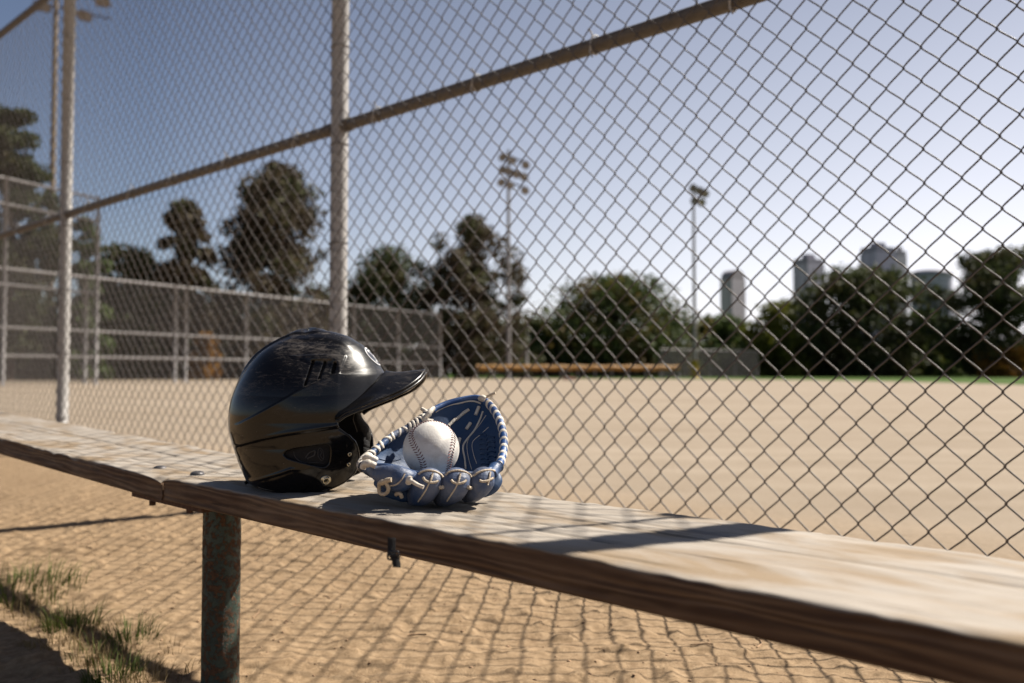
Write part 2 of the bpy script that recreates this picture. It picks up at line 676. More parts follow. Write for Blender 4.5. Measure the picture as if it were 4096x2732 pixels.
def mesh_wires(mb, frame, s_lo, s_hi, z_lo, z_hi, diam, r, s_ref, nr=6, per=4, sag=0.0):
    """woven diamonds: each wire is a flattened upright spiral hooked into its neighbours"""
    hd = diam / 2
    i0 = int(math.ceil((s_lo - s_ref) / hd)); i1 = int(math.floor((s_hi - s_ref) / hd))
    nseg = int(round((z_hi - z_lo) / hd))
    T = []
    for k in range(nseg):
        for q in range(per):
            T.append(k + q / per)
    T.append(nseg)
    T = np.array(T)
    tri = 1 - np.abs((T % 2) - 1)           # 0 at even, 1 at odd
    tri = .5 - .5 * np.cos(PI * tri) * .18 + (tri - .5) * .82 - .0
    tri = np.clip(tri, 0, 1)
    dep = np.sin(PI * (T % 2)) * 1.0         # one slant runs in front, the other behind
    dep = np.sign(dep) * np.abs(dep) ** .45
    wobr = np.random.RandomState(3)
    for i in range(i0, i1):
        ph = i % 2
        # tips at the bottom: wires i and i+1 start together at even i
        t = tri if ph == 0 else 1 - tri
        dd = dep if ph == 0 else -dep
        base = s_ref + i * hd + .0022 * np.sin(T * .31 + i * .023) * np.clip(T / 8, 0, 1)
        ss = base + (-.04 + 1.08 * t) * hd
        zz = z_lo + T * hd
        wob = .0012 * math.sin(i * 1.7) + .006 * np.sin(i * .05 + T * .09) + wobr.normal(0, .0006)
        off = dd * r * 1.05 + wob
        if sag:
            off = off + sag * np.sin(zz * 3 + i * .05)
        C = np.stack([frame[0].x + frame[1].x * ss + frame[2].x * off,
                      frame[0].y + frame[1].y * ss + frame[2].y * off, zz], -1)
        Tn = np.gradient(C, axis=0)
        Tn /= np.linalg.norm(Tn, axis=1)[:, None]
        A = np.tile(np.array([frame[2].x, frame[2].y, 0]), (len(C), 1))
        A -= Tn * (A * Tn).sum(1)[:, None]
        A /= np.linalg.norm(A, axis=1)[:, None]
        B = np.cross(Tn, A)
        ang = np.arange(nr) * 2 * PI / nr
        ring = C[:, None, :] + r * (A[:, None, :] * np.cos(ang)[None, :, None] + B[:, None, :] * np.sin(ang)[None, :, None])
        yield ring


def build_rings(name, rings, mat, parent):
    """fast mesh from a list of equally shaped (m, n, 3) tubes"""
    m, n = rings[0].shape[:2]
    K = len(rings)
    v = np.concatenate([q.reshape(-1, 3) for q in rings])
    if parent is not None:
        v = v - np.array(parent.location)
    i, j = np.meshgrid(np.arange(m - 1), np.arange(n), indexing='ij')
    j2 = (j + 1) % n
    q = np.stack([i * n + j, (i + 1) * n + j, (i + 1) * n + j2, i * n + j2], -1).reshape(-1, 4)
    F = (q[None] + (np.arange(K) * m * n)[:, None, None]).reshape(-1, 4)
    me = bpy.data.meshes.new(name)
    me.vertices.add(len(v)); me.vertices.foreach_set("co", v.ravel())
    me.loops.add(F.size); me.loops.foreach_set("vertex_index", F.ravel().astype(np.int32))
    me.polygons.add(len(F))
    me.polygons.foreach_set("loop_start", np.arange(0, F.size, 4, dtype=np.int32))
    me.polygons.foreach_set("loop_total", np.full(len(F), 4, dtype=np.int32))
    me.polygons.foreach_set("use_smooth", np.ones(len(F), dtype=bool))
    me.update(calc_edges=True)
    o = bpy.data.objects.new(name, me); COL.objects.link(o)
    me.materials.append(mat)
    if parent is not None: o.parent = parent
    return o


S0 = 1.793
fr = (FN * (FDIST - .038), FD, FN)
rings = list(mesh_wires(None, fr, .06, 10.6, Z_MESH0, Z_TOP, DIAM, .00190, S0, 6, 5, .0))
build_rings("wire_mesh", rings, m_wire, fence)
for s in S_POSTS:
    mb = MB()
    mb.tube([fence_pt(s, -.1), fence_pt(s, .6), fence_pt(s, 1.6), fence_pt(s, Z_TOP + .0)], .0325, 24)
    # domed cap with its collar
    prof = [(.036, -.02), (.037, .02), (.034, .035), (.022, .05), (0.001, .057)]
    c = fence_pt(s, Z_TOP)
    P = [[[c.x + r * math.cos(a), c.y + r * math.sin(a), c.z + z] for a in np.linspace(0, 2 * PI, 20, endpoint=False)] for r, z in prof]
    mb.grid(P, closev=True, flip=True)
    mb.build("post", m_post, fence)
for z, nm, r in ((Z_RAIL, "middle_rail", .0215), (Z_TOP, "top_rail", .0215)):
    mb = MB()
    mb.tube([fence_pt(s, z) for s in np.linspace(S_POSTS[0], S_POSTS[-1], 40)], r, 16)
    # couplers
    for s in S_POSTS:
        for d in (-.04, .04):
            mb.tube([fence_pt(s + d, z), fence_pt(s + d * 1.7, z)], r * 1.16, 16)
    mb.build(nm, m_rail, fence)
# tie wires round the rails, twisted ends sticking out
for s in (.62, 1.05, 1.48, 1.95, 2.45, 2.95, 3.5, 4.0, 4.45, 5.0, 5.6, 6.1):
    mb = MB()
    c = fence_pt(s, Z_RAIL)
    pts = []
    for k in range(20):
        a = k / 19 * 2 * PI * 1.25
        pts.append(c + FN * (math.cos(a) * .0245 - .004) + Vector((0, 0, math.sin(a) * .026)) + FD * (k * .0009))
    e = pts[-1]
    pts += [e + Vector((0, 0, .010)) - FN * .004, e + Vector((0, 0, .022)) - FN * .012 + FD * .006]
    mb.tube(pts, .0022, 6)
    mb.tube([c - FN * .036 + V(0, 0, -.012), c - FN * .040 + V(0, 0, -.030), c - FN * .034 + V(0, 0, -.046) - FD * .006], .0022, 6)
    mb.build("tie_wire", m_post, fence)
for s in S_POSTS[0:4]:
    for z in np.arange(.28, 2.7, .37):
        mb = MB()
        c = fence_pt(s, float(z))
        mb.tube([c + (FD * math.cos(a) + FN * math.sin(a)) * .0345 + V(0, 0, .004 * math.sin(a * .5)) for a in np.linspace(0, 2 * PI, 20)], .0019, 6)
        mb.build("tie_wire", m_wire, fence)
# tension bar that stretches the mesh at the end post, with its brace band
mb = MB()
mb.tube([fence_pt(.150, Z_MESH0, -.045), fence_pt(.148, H + 1.0, -.045), fence_pt(.146, Z_TOP, -.045)], .0055, 8)
mb.build("tension_bar", m_post, fence)
for z in (H + 1.0, H + .35, H + 1.7):
    mb = MB()
    pts = catmull([fence_pt(.03, z, -.036), fence_pt(.09, z + .012, -.046), fence_pt(.150, z + .03, -.052), fence_pt(.175, z + .05, -.046)], 6)
    mb.tube(pts, [.011] * len(pts), 10)
    mb.build("brace_band", m_post, fence)

# ------------------------------------------------------------------ bench
AXB = math.radians(-45.4)
BD = V(math.sin(AXB), math.cos(AXB), 0)
BN = V(BD.y, -BD.x, 0)
BF, BB = .607, .876
ZB = H - .165
TH = .037
bench = empty("bench", Vector((0, 0, 0)) + BD * 1.40 + BN * .723, "long weathered wooden plank bench on a rusty green steel leg", "bench")


def bench_pt(s, d, z):
    p = BD * s + BN * d
    return Vector((p.x, p.y, z))


def plank(name, s0, s1, dz=0.0, seed=0, worn0=False, worn1=False, tilt=0.0):
    L = s1 - s0
    W = BB - BF
    n = int(L / .006) + 1
    xs = np.linspace(0, L, n)
    # cross-section: points (y, z), rounded corners, finer on the top and front
    r = .0045
    sec = []
    for a in np.linspace(-90, 0, 5)[:-1]:   # bottom back -> handled by loop order
        pass
    def arc(cy, cz, a0, a1, k):
        return [(cy + r * math.cos(math.radians(a)), cz + r * math.sin(math.radians(a))) for a in np.linspace(a0, a1, k)]
    sec += arc(r, -r, 180, 90, 4)                                     # front top corner
    sec += [(y, 0) for y in np.linspace(r, W - r, 56)[1:-1]]
    sec += arc(W - r, -r, 90, 0, 4)
    sec += [(W, z) for z in np.linspace(-r, -TH + r, 7)[1:-1]]
    sec += arc(W - r, -TH + r, 0, -90, 4)
    sec += [(y, -TH) for y in np.linspace(W - r, r, 10)[1:-1]]
    sec += arc(r, -TH + r, -90, -180, 4)
    sec += [(0, z) for z in np.linspace(-TH + r, -r, 12)[1:-1]]
    sec = np.array(sec)
    m = len(sec)
    X = np.repeat(xs[:, None], m, 1)
    Y = np.repeat(sec[None, :, 0], n, 0).copy()
    Z = np.repeat(sec[None, :, 1], n, 0).copy()
    q = np.stack([X * 4, Y * 60, Z * 60 + seed * 7], -1)
    g = fbm(q, 4, seed) - .47
    q2 = np.stack([X * 25, Y * 25, Z * 25 + seed * 5], -1)
    g2 = fbm(q2, 3, seed + 5) - .45
    topm = (np.abs(Z) < 1e-6)
    # ragged long edges
    edge = np.exp(-np.minimum(np.abs(Y), np.abs(Y - W)) / .006) * np.exp(-np.abs(Z) / .006)
    chip = np.maximum(fbm(np.stack([X * 14, Y * 0 + seed, Z * 0], -1), 3, seed + 9) - .52, 0) * 3
    Z = Z - edge * (np.abs(g2) * .012 + chip * .010)
    Z = Z + topm * (g * .0032 + g2 * .0012)
    Yc = np.where(Y < W / 2, 1.0, -1.0)
    front = np.exp(-np.abs(Y) / .003)
    Y = Y + front * (g * .004 + g2 * .002 + .0015) + edge * Yc * (chip * .006)
    Y = Y - np.exp(-np.abs(Y - W) / .003) * (g * .004 + .001)
    # a long drying crack and some shorter ones on top
    cr = np.random.RandomState(seed + 3)
    cracks = [(.152, .02, L - .05, .0013, .006)] + [(cr.uniform(.02, W - .02), *(lambda a: (a, a + cr.uniform(.12, .5)))(cr.uniform(0, L)), cr.uniform(.0006, .0012), .004) for _ in range(int(L * 9))]
    for (cy, a, b, w, dep) in cracks:
        yy = cy + .004 * np.sin(X * 3 + seed) + .0025 * (vnoise(np.stack([X * 9, X * 0 + cy * 50, X * 0], -1), seed) - .5)
        amp = np.clip((X - a) / .05, 0, 1) * np.clip((b - X) / .05, 0, 1)
        Z = Z - topm * amp * dep * np.exp(-((Y - yy) / (w * 1.9)) ** 2)
    # splits on the front face
    for _ in range(int(L * 5)):
        cz = -cr.uniform(.006, TH - .006); a = cr.uniform(0, L); b = a + cr.uniform(.1, .45)
        zz = cz + (X - a) * cr.uniform(-.02, .02)
        amp = np.clip((X - a) / .06, 0, 1) * np.clip((b - X) / .06, 0, 1)
        isf = np.exp(-np.abs(Y) / .004)
        Y = Y + isf * amp * .003 * np.exp(-((Z - zz) / .0012) ** 2)
    # worn ends
    for on, ee in ((worn0, X), (worn1, L - X)):
        if on:
            k = np.exp(-ee / .035)
            Z = Z - k * edge * .012 - topm * k * .0015
            Y = Y + k * front * (.004 + .004 * g)
            X = X + np.where(on, 1, 0) * 0
    ends = (fbm(np.stack([Y * 30, Z * 60, Y * 0 + seed], -1), 3, seed) - .45) * .006
    X[0] += ends[0]; X[-1] += ends[-1]
    P = np.stack([X, -Y, Z], -1)
    me = bpy.data.meshes.new(name)
    idx = np.arange(n * m).reshape(n, m)
    F = np.stack([idx[:-1], idx[1:], np.roll(idx, -1, 1)[1:], np.roll(idx, -1, 1)[:-1]], -1).reshape(-1, 4)
    faces = [tuple(f) for f in F.tolist()]
    faces.append(tuple(idx[0].tolist()[::-1])); faces.append(tuple(idx[-1].tolist()))
    me.from_pydata(P.reshape(-1, 3).tolist(), [], faces)
    me.polygons.foreach_set('use_smooth', [True] * (len(faces) - 2) + [False] * 2)
    me.update()
    o = bpy.data.objects.new(name, me); COL.objects.link(o)
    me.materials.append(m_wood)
    o.parent = bench
    o.rotation_euler = (0, tilt, math.atan2(BD.y, BD.x))
    base = bench_pt(s0, BF, ZB + dz)
    o.location = base - bench.location
    return o


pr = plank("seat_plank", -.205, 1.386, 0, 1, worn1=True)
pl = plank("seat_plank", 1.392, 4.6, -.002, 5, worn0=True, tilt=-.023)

mb = MB()
lp = bench_pt(1.405, .723, 0)
zs = np.linspace(-.12, ZB - TH - .012, 60)
an = np.linspace(0, 2 * PI, 48, endpoint=False)
A, Zg = np.meshgrid(an, zs)
R = .0312 + (fbm(np.stack([np.cos(A) * 3, np.sin(A) * 3, Zg * 90], -1), 3, 4) - .45) * .0018
mb.grid(np.stack([lp.x + R * np.cos(A), lp.y + R * np.sin(A), Zg], -1), closev=True, flip=False)
mb.build("leg", m_leg, bench)
mb = MB()
rot = Matrix.Rotation(math.atan2(BD.y, BD.x), 3, 'Z')
mb.box(lp + V(0, 0, ZB - TH - .006), (.26, .20, .008), rot)
mb.build("bracket", m_rustnut, bench)
for s, d in ((1.504, .658), (1.378, .665)):
    c = bench_pt(s, d, ZB)
    mb = MB()
    prof = [(.0115, -.001), (.0112, .001), (.0095, .0032), (.006, .0048), (.0005, .0054)]
    mb.grid([[[c.x + r * math.cos(a), c.y + r * math.sin(a), c.z + z] for a in np.linspace(0, 2 * PI, 20, endpoint=False)] for r, z in prof], closev=True, flip=True)
    mb.build("bolt_head", m_bolt, bench)
    if d < .7:
        mb = MB()
        c = bench_pt(s, d - .012, ZB - TH - .0005)
        mb.tube([c + V(0, 0, 0), c - V(0, 0, .0015)], .0145, 20)
        b = c - V(0, 0, .002)
        mb.tube([b, b - V(0, 0, .009)], .0105, 6, smooth=False)
        th = []
        rr = []
        for k in range(13):
            th.append(b - V(0, 0, .009 + k * .0011)); rr.append(.0058 if k % 2 else .0050)
        mb.tube(th, rr, 12)
        mb.build("bolt_nut", m_rustnut, bench)

# strap with buckle hanging under the bench
sp = pix(1571, 2200, .86)
st = empty("hanging_strap", sp, "short black webbing strap with a buckle hanging below the front of the bench", "strap")
mb = MB()
P = []
path = [pix(1566, 2150, .875), pix(1566, 2200, .872), pix(1576, 2228, .866), pix(1584, 2245, .864), pix(1586, 2268, .862)]
for q in catmull(path, 6):
    P.append([[q[0] - .0038, q[1], q[2]], [q[0] + .0040, q[1] - .0004, q[2] - .0003]])
Pn = np.array(P)
mb.grid(Pn)
o = mb.build("webbing", m_web, st)
md = o.modifiers.new("thick", 'SOLIDIFY'); md.thickness = .0016
mb = MB()
c = pix(1574, 2220, .868)
w, h = .0052, .0034
loop = []
for (a, b) in ((-1, -1), (-.6, -1.15), (.6, -1.15), (1, -1), (1.05, 0), (1, 1), (-1, 1), (-1.05, 0)):
    loop.append(c + V(a * w, -.002, b * h))
mb.tube(loop, .0010, 8, closed=True)
mb.tube([c + V(-w, -.002, 0), c + V(w, -.002, 0)], .0009, 8)
mb.build("buckle", simple("black_plastic_buckle", (.015, .015, .016), .35, 0, .2, 40), st)

# ------------------------------------------------------------------ batting helmet
from mathutils.bvhtree import BVHTree


def hz(zx, zy, Y):
    return pix(850 + zx * .4782, 1280 + zy * .4784, Y)


HYC = 1.300
HC = hz(795, 830, HYC)
HS = .4783 / FPX * HYC
_out = [(-90, 640), (-50, 700), (-30, 672), (0, 668), (15, 705), (30.5, 744), (35.4, 745), (43.7, 757), (54.2, 768), (64.4, 756), (74, 744), (81.8, 733),
        (93.6, 708), (106.7, 684), (126.2, 668), (146.5, 655), (161.1, 650), (180, 650), (188, 650), (195.4, 644), (206.8, 650), (218.7, 675), (225.9, 697), (231.5, 712), (270, 640)]
_oa = np.radians([a for a, r in _out]); _or = np.array([r - (18 if a > 140 else 0) for a, r in _out]) * HS
_sa = np.radians([-90, -60, -48, -35, -20, 0, 20, 40, 60, 75, 90]); _sr = np.array([640, 715, 716, 660, 590, 565, 580, 622, 670, 700, 718]) * HS


def pl_dist(pts, X, Y):
    """signed distance (px) below a polyline given left to right, and how far past its ends"""
    xs = np.array([p[0] for p in pts]); ys = np.array([p[1] for p in pts])
    return Y - np.interp(X, xs, ys), np.clip(xs[0] - X, 0, None) + np.clip(X - xs[-1], 0, None)


def sst(x):
    x = np.clip(x, 0, 1)
    return x * x * (3 - 2 * x)


def in_poly(poly, X, Y):
    r = np.zeros(X.shape, bool)
    n = len(poly)
    for i in range(n):
        x0, y0 = poly[i]; x1, y1 = poly[(i + 1) % n]
        c = ((y0 > Y) != (y1 > Y)) & (X < (x1 - x0) * (Y - y0) / ((y1 - y0) + 1e-12) + x0)
        r ^= c
    return r


def poly_near(poly, X, Y, closed=True):
    best = np.full(X.shape, 1e18); bx = X.copy(); by = Y.copy()
    n = len(poly)
    for i in range(n if closed else n - 1):
        x0, y0 = poly[i]; x1, y1 = poly[(i + 1) % n]
        dx, dy = x1 - x0, y1 - y0
        t = np.clip(((X - x0) * dx + (Y - y0) * dy) / (dx * dx + dy * dy + 1e-12), 0, 1)
        qx, qy = x0 + t * dx, y0 + t * dy
        d = (X - qx) ** 2 + (Y - qy) ** 2
        m = d < best
        best = np.where(m, d, best); bx = np.where(m, qx, bx); by = np.where(m, qy, by)
    return np.sqrt(best), bx, by


def to_zoom(P):
    x, y, z = P[..., 0], P[..., 1], P[..., 2] - H
    c, s = math.cos(PITCH), math.sin(PITCH)
    yy = c * y + s * z; zz = -s * y + c * z
    px = 2048 + FPX * x / yy; py = 1366 - FPX * zz / yy
    return (px - 850) / .4782, (py - 1280) / .4784


LA = [(200, 872), (320, 818), (450, 748), (590, 668), (720, 592), (850, 522), (1000, 458), (1045, 448)]
LB = [(235, 1052), (400, 1008), (600, 968), (800, 938), (1050, 898)]
LC = [(330, 1345), (450, 1312), (560, 1280), (650, 1248)]
VP_ = [(700, 326), (990, 322), (1040, 345), (1052, 385), (1030, 446), (900, 512), (765, 580), (745, 470)]
VO_ = [(640, 300), (870, 288), (1110, 290), (1118, 305), (1060, 452), (1040, 400), (1010, 330), (700, 322)]


def helmet_surf(th, ph, off=0.0, detail=True):
    """th: 0 front .. pi back on the camera's side; ph: elevation"""
    Rf = np.interp(ph, _oa, _or)
    Rb = np.interp(PI - ph, _oa, _or)
    Rs = np.interp(ph, _sa, _sr)
    c, s = np.cos(th), np.sin(th)
    Rx = np.where(c > 0, Rf, Rb)
    R = (np.abs(c / Rx) ** 2.15 + np.abs(s / Rs) ** 2.15) ** (-1 / 2.15)
    if detail:
        P = np.stack([HC.x + R * np.cos(ph) * c, HYC - R * np.cos(ph) * np.abs(s), HC.z + R * np.sin(ph)], -1)
        X, Y = to_zoom(P)
        D = np.zeros(R.shape)
        d, e = pl_dist(LA, X, Y)
        D += .0042 * sst((d + 9) / 18) * np.exp(-np.clip(d, 0, None) / 120) * np.exp(-e / 60) * sst((X - 150) / 250)
        d, e = pl_dist(LB, X, Y)
        D -= (.0020 * sst((d + 16) / 32) * np.exp(-np.clip(d, 0, None) / 200) - .0005 * np.exp(-((d + 20) / 18) ** 2)) * np.exp(-e / 50)
        d, e = pl_dist(LC, X, Y)
        D += .0020 * np.exp(-(d / 12) ** 2) * np.exp(-e / 50)
        dd, _, _ = poly_near(VP_, X, Y)
        ins = in_poly(VP_, X, Y)
        D -= .0030 * sst((np.where(ins, dd, -dd) + 3) / 26) * sst((X - 700) / 170)
        dd, _, _ = poly_near(VO_, X, Y)
        ins = in_poly(VO_, X, Y)
        D += .0016 * sst((np.where(ins, dd, -dd) + 6) / 18)
        # raised band along the crown with a second step towards the front
        lat = np.abs(R * np.cos(ph) * s)
        fr_ = R * np.cos(ph) * c
        up = sst((ph - .35) / .5)
        D += .0030 * up * (1 - sst((lat - .024) / .006)) * sst((.030 - fr_) / .02)
        D += .0022 * up * (1 - sst((lat - .040) / .008)) * sst((fr_ + .03) / .02) * (1 - sst((fr_ - .055) / .02))
        R = R + D
    R = R + off
    sg = np.where(s >= 0, -1.0, 1.0)
    return np.stack([HC.x + R * np.cos(ph) * c, HYC + sg * R * np.cos(ph) * np.abs(s), HC.z + R * np.sin(ph)], -1)


K_ = [(1470, 470), (1400, 560), (1300, 650), (1180, 738), (1090, 792), (1054, 832), (1044, 868), (1054, 905), (1085, 932), (1150, 975), (1198, 1030), (1224, 1105), (1226, 1190),
      (1195, 1275), (1150, 1325), (1080, 1375), (950, 1428), (800, 1453), (600, 1450), (440, 1424), (345, 1388), (230, 1330)]
K_ = [tuple(p) for p in catmull([(a, b, 0) for a, b in K_], 6)[:, :2]]
KP = K_ + [(-600, 1330), (-600, -600), (2300, -600), (2300, 470)]
EAR = [(598, 1112), (650, 1086), (800, 1058), (925, 1038), (965, 1046), (986, 1080), (980, 1175), (958, 1214), (915, 1230), (800, 1206), (655, 1166), (606, 1140)]
EAR = [tuple(p) for p in catmull([(a, b, 0) for a, b in EAR], 5, True)[:, :2]]
V1 = [(762, 552), (782, 550), (856, 345), (830, 340)]
V2 = [(878, 498), (900, 494), (956, 352), (932, 347)]
V3 = [(988, 448), (1008, 443), (1042, 362), (1018, 352)]


def helmet_shell(nt, np_, off, holes, detail, name, mat, parent, thick, inset=0.0, phlo=-72):
    th = np.linspace(0, PI, nt)
    ph = np.radians(np.linspace(phlo, 90, np_))
    T, Pp = np.meshgrid(th, ph, indexing='ij')
    P = helmet_surf(T, Pp, off, detail)
    X, Y = to_zoom(P)
    K2 = KP
    if inset:
        K2 = [(x, y - inset) if 300 < x < 1200 and y > 1300 else ((x - inset, y) if y > 850 else (x, y - inset * .4)) for x, y in KP]
    keep = in_poly(K2, X, Y)
    polys = [K2]
    for hh in holes:
        keep &= ~in_poly(hh, X, Y)
        polys.append(hh)
    # snap the last kept ring onto the outline
    nb = np.zeros(keep.shape, bool)
    nb[1:] |= ~keep[:-1]; nb[:-1] |= ~keep[1:]; nb[:, 1:] |= ~keep[:, :-1]; nb[:, :-1] |= ~keep[:, 1:]
    nb[1:, 1:] |= ~keep[:-1, :-1]; nb[:-1, :-1] |= ~keep[1:, 1:]; nb[1:, :-1] |= ~keep[:-1, 1:]; nb[:-1, 1:] |= ~keep[1:, :-1]
    B = keep & nb
    bt, bp = T[B], Pp[B]
    x, y = X[B], Y[B]
    bd = np.full(x.shape, 1e18); tx = x.copy(); ty = y.copy()
    for po in polys:
        d, qx, qy = poly_near(po, x, y)
        m = d < bd
        bd = np.where(m, d, bd); tx = np.where(m, qx, tx); ty = np.where(m, qy, ty)
    ok = bd < 14
    t2, p2 = bt.copy(), bp.copy()
    for it in range(5):
        a = helmet_surf(t2, p2, off, detail); ax, ay = to_zoom(a)
        e = 1e-4
        b_ = helmet_surf(t2 + e, p2, off, detail); bx, by = to_zoom(b_)
        c_ = helmet_surf(t2, p2 + e, off, detail); cx, cy = to_zoom(c_)
        j11, j21, j12, j22 = (bx - ax) / e, (by - ay) / e, (cx - ax) / e, (cy - ay) / e
        det = j11 * j22 - j12 * j21
        good = np.abs(det) > 2000
        det = np.where(good, det, 1)
        rx, ry = tx - ax, ty - ay
        dt = np.where(good, (rx * j22 - ry * j12) / det, 0); dp = np.where(good, (j11 * ry - j21 * rx) / det, 0)
        t2 = np.clip(t2 + np.clip(dt, -.02, .02), 0, PI); p2 = p2 + np.clip(dp, -.02, .02)
    T2, P2 = T.copy(), Pp.copy()
    T2[B] = np.where(ok, t2, bt); P2[B] = np.where(ok, p2, bp)
    P = helmet_surf(T2, P2, off, detail)
    far = P.copy(); far[..., 1] = 2 * HYC - far[..., 1]
    idx = np.arange(nt * np_).reshape(nt, np_)
    kf = keep[:-1, :-1] & keep[1:, :-1] & keep[1:, 1:] & keep[:-1, 1:]
    F = np.stack([idx[:-1, :-1], idx[1:, :-1], idx[1:, 1:], idx[:-1, 1:]], -1)[kf]
    N = nt * np_
    Ff = (F + N)[:, ::-1]
    v = np.concatenate([P.reshape(-1, 3), far.reshape(-1, 3)])
    v = v - np.array(parent.location)
    F = np.concatenate([F, Ff])
    import bmesh
    me = bpy.data.meshes.new(name)
    used = np.unique(F)
    mp = np.full(len(v), -1); mp[used] = np.arange(len(used))
    me.from_pydata(v[used].tolist(), [], mp[F].tolist())
    bm = bmesh.new(); bm.from_mesh(me)
    bmesh.ops.remove_doubles(bm, verts=bm.verts, dist=.00025)
    bmesh.ops.recalc_face_normals(bm, faces=bm.faces)
    cc = Vector(HC) - parent.location
    if sum((f.calc_center_median() - cc).dot(f.normal) for f in bm.faces) < 0:
        bmesh.ops.reverse_faces(bm, faces=bm.faces)
    bm.to_mesh(me); bm.free()
    me.polygons.foreach_set('use_smooth', [True] * len(me.polygons))
    me.update()
    o = bpy.data.objects.new(name, me); COL.objects.link(o)
    me.materials.append(mat)
    o.parent = parent
    md = o.modifiers.new("thick", 'SOLIDIFY'); md.thickness = thick; md.offset = -1
    return o


helmet = empty("batting_helmet", V(HC.x, HYC, ZB), "glossy scuffed black batting helmet with ear flaps sitting on the bench", "helmet")
shell = helmet_shell(260, 300, 0.0, [EAR, V1, V2, V3], True, "shell", m_shell, helmet, .0036)
liner = helmet_shell(120, 130, -.0065, [], False, "liner", m_liner, helmet, .011, inset=22)


def bvh_of(o):
    me = o.data
    mw = Matrix.Translation(o.parent.location if o.parent else V(0, 0, 0))
    vs = [mw @ v.co for v in me.vertices]
    return BVHTree.FromPolygons(vs, [tuple(p.vertices) for p in me.polygons])


CAM = V(0, 0, H)


def cast(bv, p, lift=.001, fallback=True):
    d = (p - CAM).normalized()
    hit = bv.ray_cast(CAM, d)
    if hit[0] is None:
        hit = bv.find_nearest(p)
        if hit[0] is None: return p, -d
    n = hit[1]
    if n.dot(d) > 0: n = -n
    return hit[0] + n * lift, n


# outer rim bead along the flap edges, near and far
bvs = bvh_of(shell)
for side in (0, 1):
    mb = MB()
    pts = []
    th = None
    for (x, y) in K_[24:-8:1]:
        p, n = cast(bvs, hz(x - (3 if y < 1350 and x > 1000 else 0), y - 4, 1.22), -.0014)
        if side: p = V(p.x, 2 * HYC - p.y, p.z)
        pts.append(p)
    q = [pts[0]]
    for p in pts[1:]:
        if .001 < (p - q[-1]).length < .03: q.append(p)
    mb.tube(catmull(q, 2), .0021, 8)
    mb.build("rim_bead", m_shell, helmet)

# peak (brim)
inn = [(1052, 838), (1082, 795), (1150, 738), (1250, 655), (1345, 560), (1415, 482), (1452, 436)]
outp = [(1056, 836, 1.202), (1120, 790, 1.20), (1230, 744, 1.205), (1420, 672, 1.222), (1610, 588, 1.245), (1735, 500, 1.272), (1782, 436, 1.300)]
I = [];O = []
for k, (x, y) in enumerate(inn):
    p, n = cast(bvs, hz(x - 4, y - 6, 1.25), -.0004)
    if k == 6: p = V(hz(1450, 440, HYC).x, HYC, hz(1450, 440, HYC).z)
    I.append(p)
for x, y, Yd in outp:
    O.append(hz(x, y, Yd))
I2 = [V(p.x, 2 * HYC - p.y, p.z) for p in I[:-1]][::-1]
O2 = [V(p.x, 2 * HYC - p.y, p.z) for p in O[:-1]][::-1]
Ic = catmull([*I, *I2], 8); Oc = catmull([*O, *O2], 8)
P = []
for a, b in zip(Ic, Oc):
    row = []
    L = np.linalg.norm(b - a)
    for t in np.linspace(0, 1, 22):
        p = a + (b - a) * t
        p = p.copy()
        p[2] += -.10 * L * math.sin(PI * t) * (1 - t) + .0012 * math.sin(PI * t)
        if t > .9: p[2] += .0015 * (t - .9) * 10
        row.append(p)
    P.append(row)
mb = MB(); mb.grid(P, flip=True)
peak = mb.build("peak", m_shell, helmet)
md = peak.modifiers.new("thick", 'SOLIDIFY'); md.thickness = .0034; md.offset = 1
mb = MB(); mb.tube([V(*p) - V(0, 0, .0012) for p in Oc], .0021, 8)
mb.build("peak_edge", m_shell, helmet)

# chin-strap snap and the two eyelets
def ring_on(bv, p, prof, name, mat, parent, n=28, lift=0.0):
    c, nn = cast(bv, p, lift)
    a = nn.orthogonal().normalized(); b = nn.cross(a)
    mb = MB()
    mb.grid([[list(c + (a * math.cos(t) + b * math.sin(t)) * r + nn * h) for t in np.linspace(0, 2 * PI, n, endpoint=False)] for r, h in prof], closev=True)
    return mb.build(name, mat, parent)


ring_on(bvs, hz(947, 1338, 1.2), [(.0074, -.001), (.0074, .0008), (.0066, .0018), (.0054, .0013), (.0052, .0030), (.0042, .0036), (.0034, .0030), (.0030, -.0010), (.0001, -.0012)], "snap", m_snap, helmet)
for (x, y) in ((1147, 1122), (1139, 1207)):
    ring_on(bvs, hz(x, y, 1.2), [(.0029, -.0005), (.0028, .0007), (.0021, .0011), (.0014, .0006), (.0013, -.002), (.0001, -.002)], "eyelet", m_snap, helmet)

# oval badge on the front, a white ring with a script letter on navy
def badge_pt(a, b, lift):
    """a metres sideways towards the camera, b metres up over the crown from the badge centre"""
    R0 = .1335
    ph = math.radians(44) + b / R0
    th = a / (R0 * math.cos(ph))
    p = helmet_surf(np.array([abs(th)]), np.array([ph]), lift)[0]
    if a < 0: p[1] = 2 * HYC - p[1]
    return p


badge_root = "badge"
mb = MB()
P = []
for r in np.linspace(0.02, 1, 7):
    P.append([badge_pt(.0245 * r * math.cos(t), .0165 * r * math.sin(t), .0004) for t in np.linspace(0, 2 * PI, 56, endpoint=False)])
mb.grid(P, closev=True)
badge = mb.build("badge", m_navy, helmet)


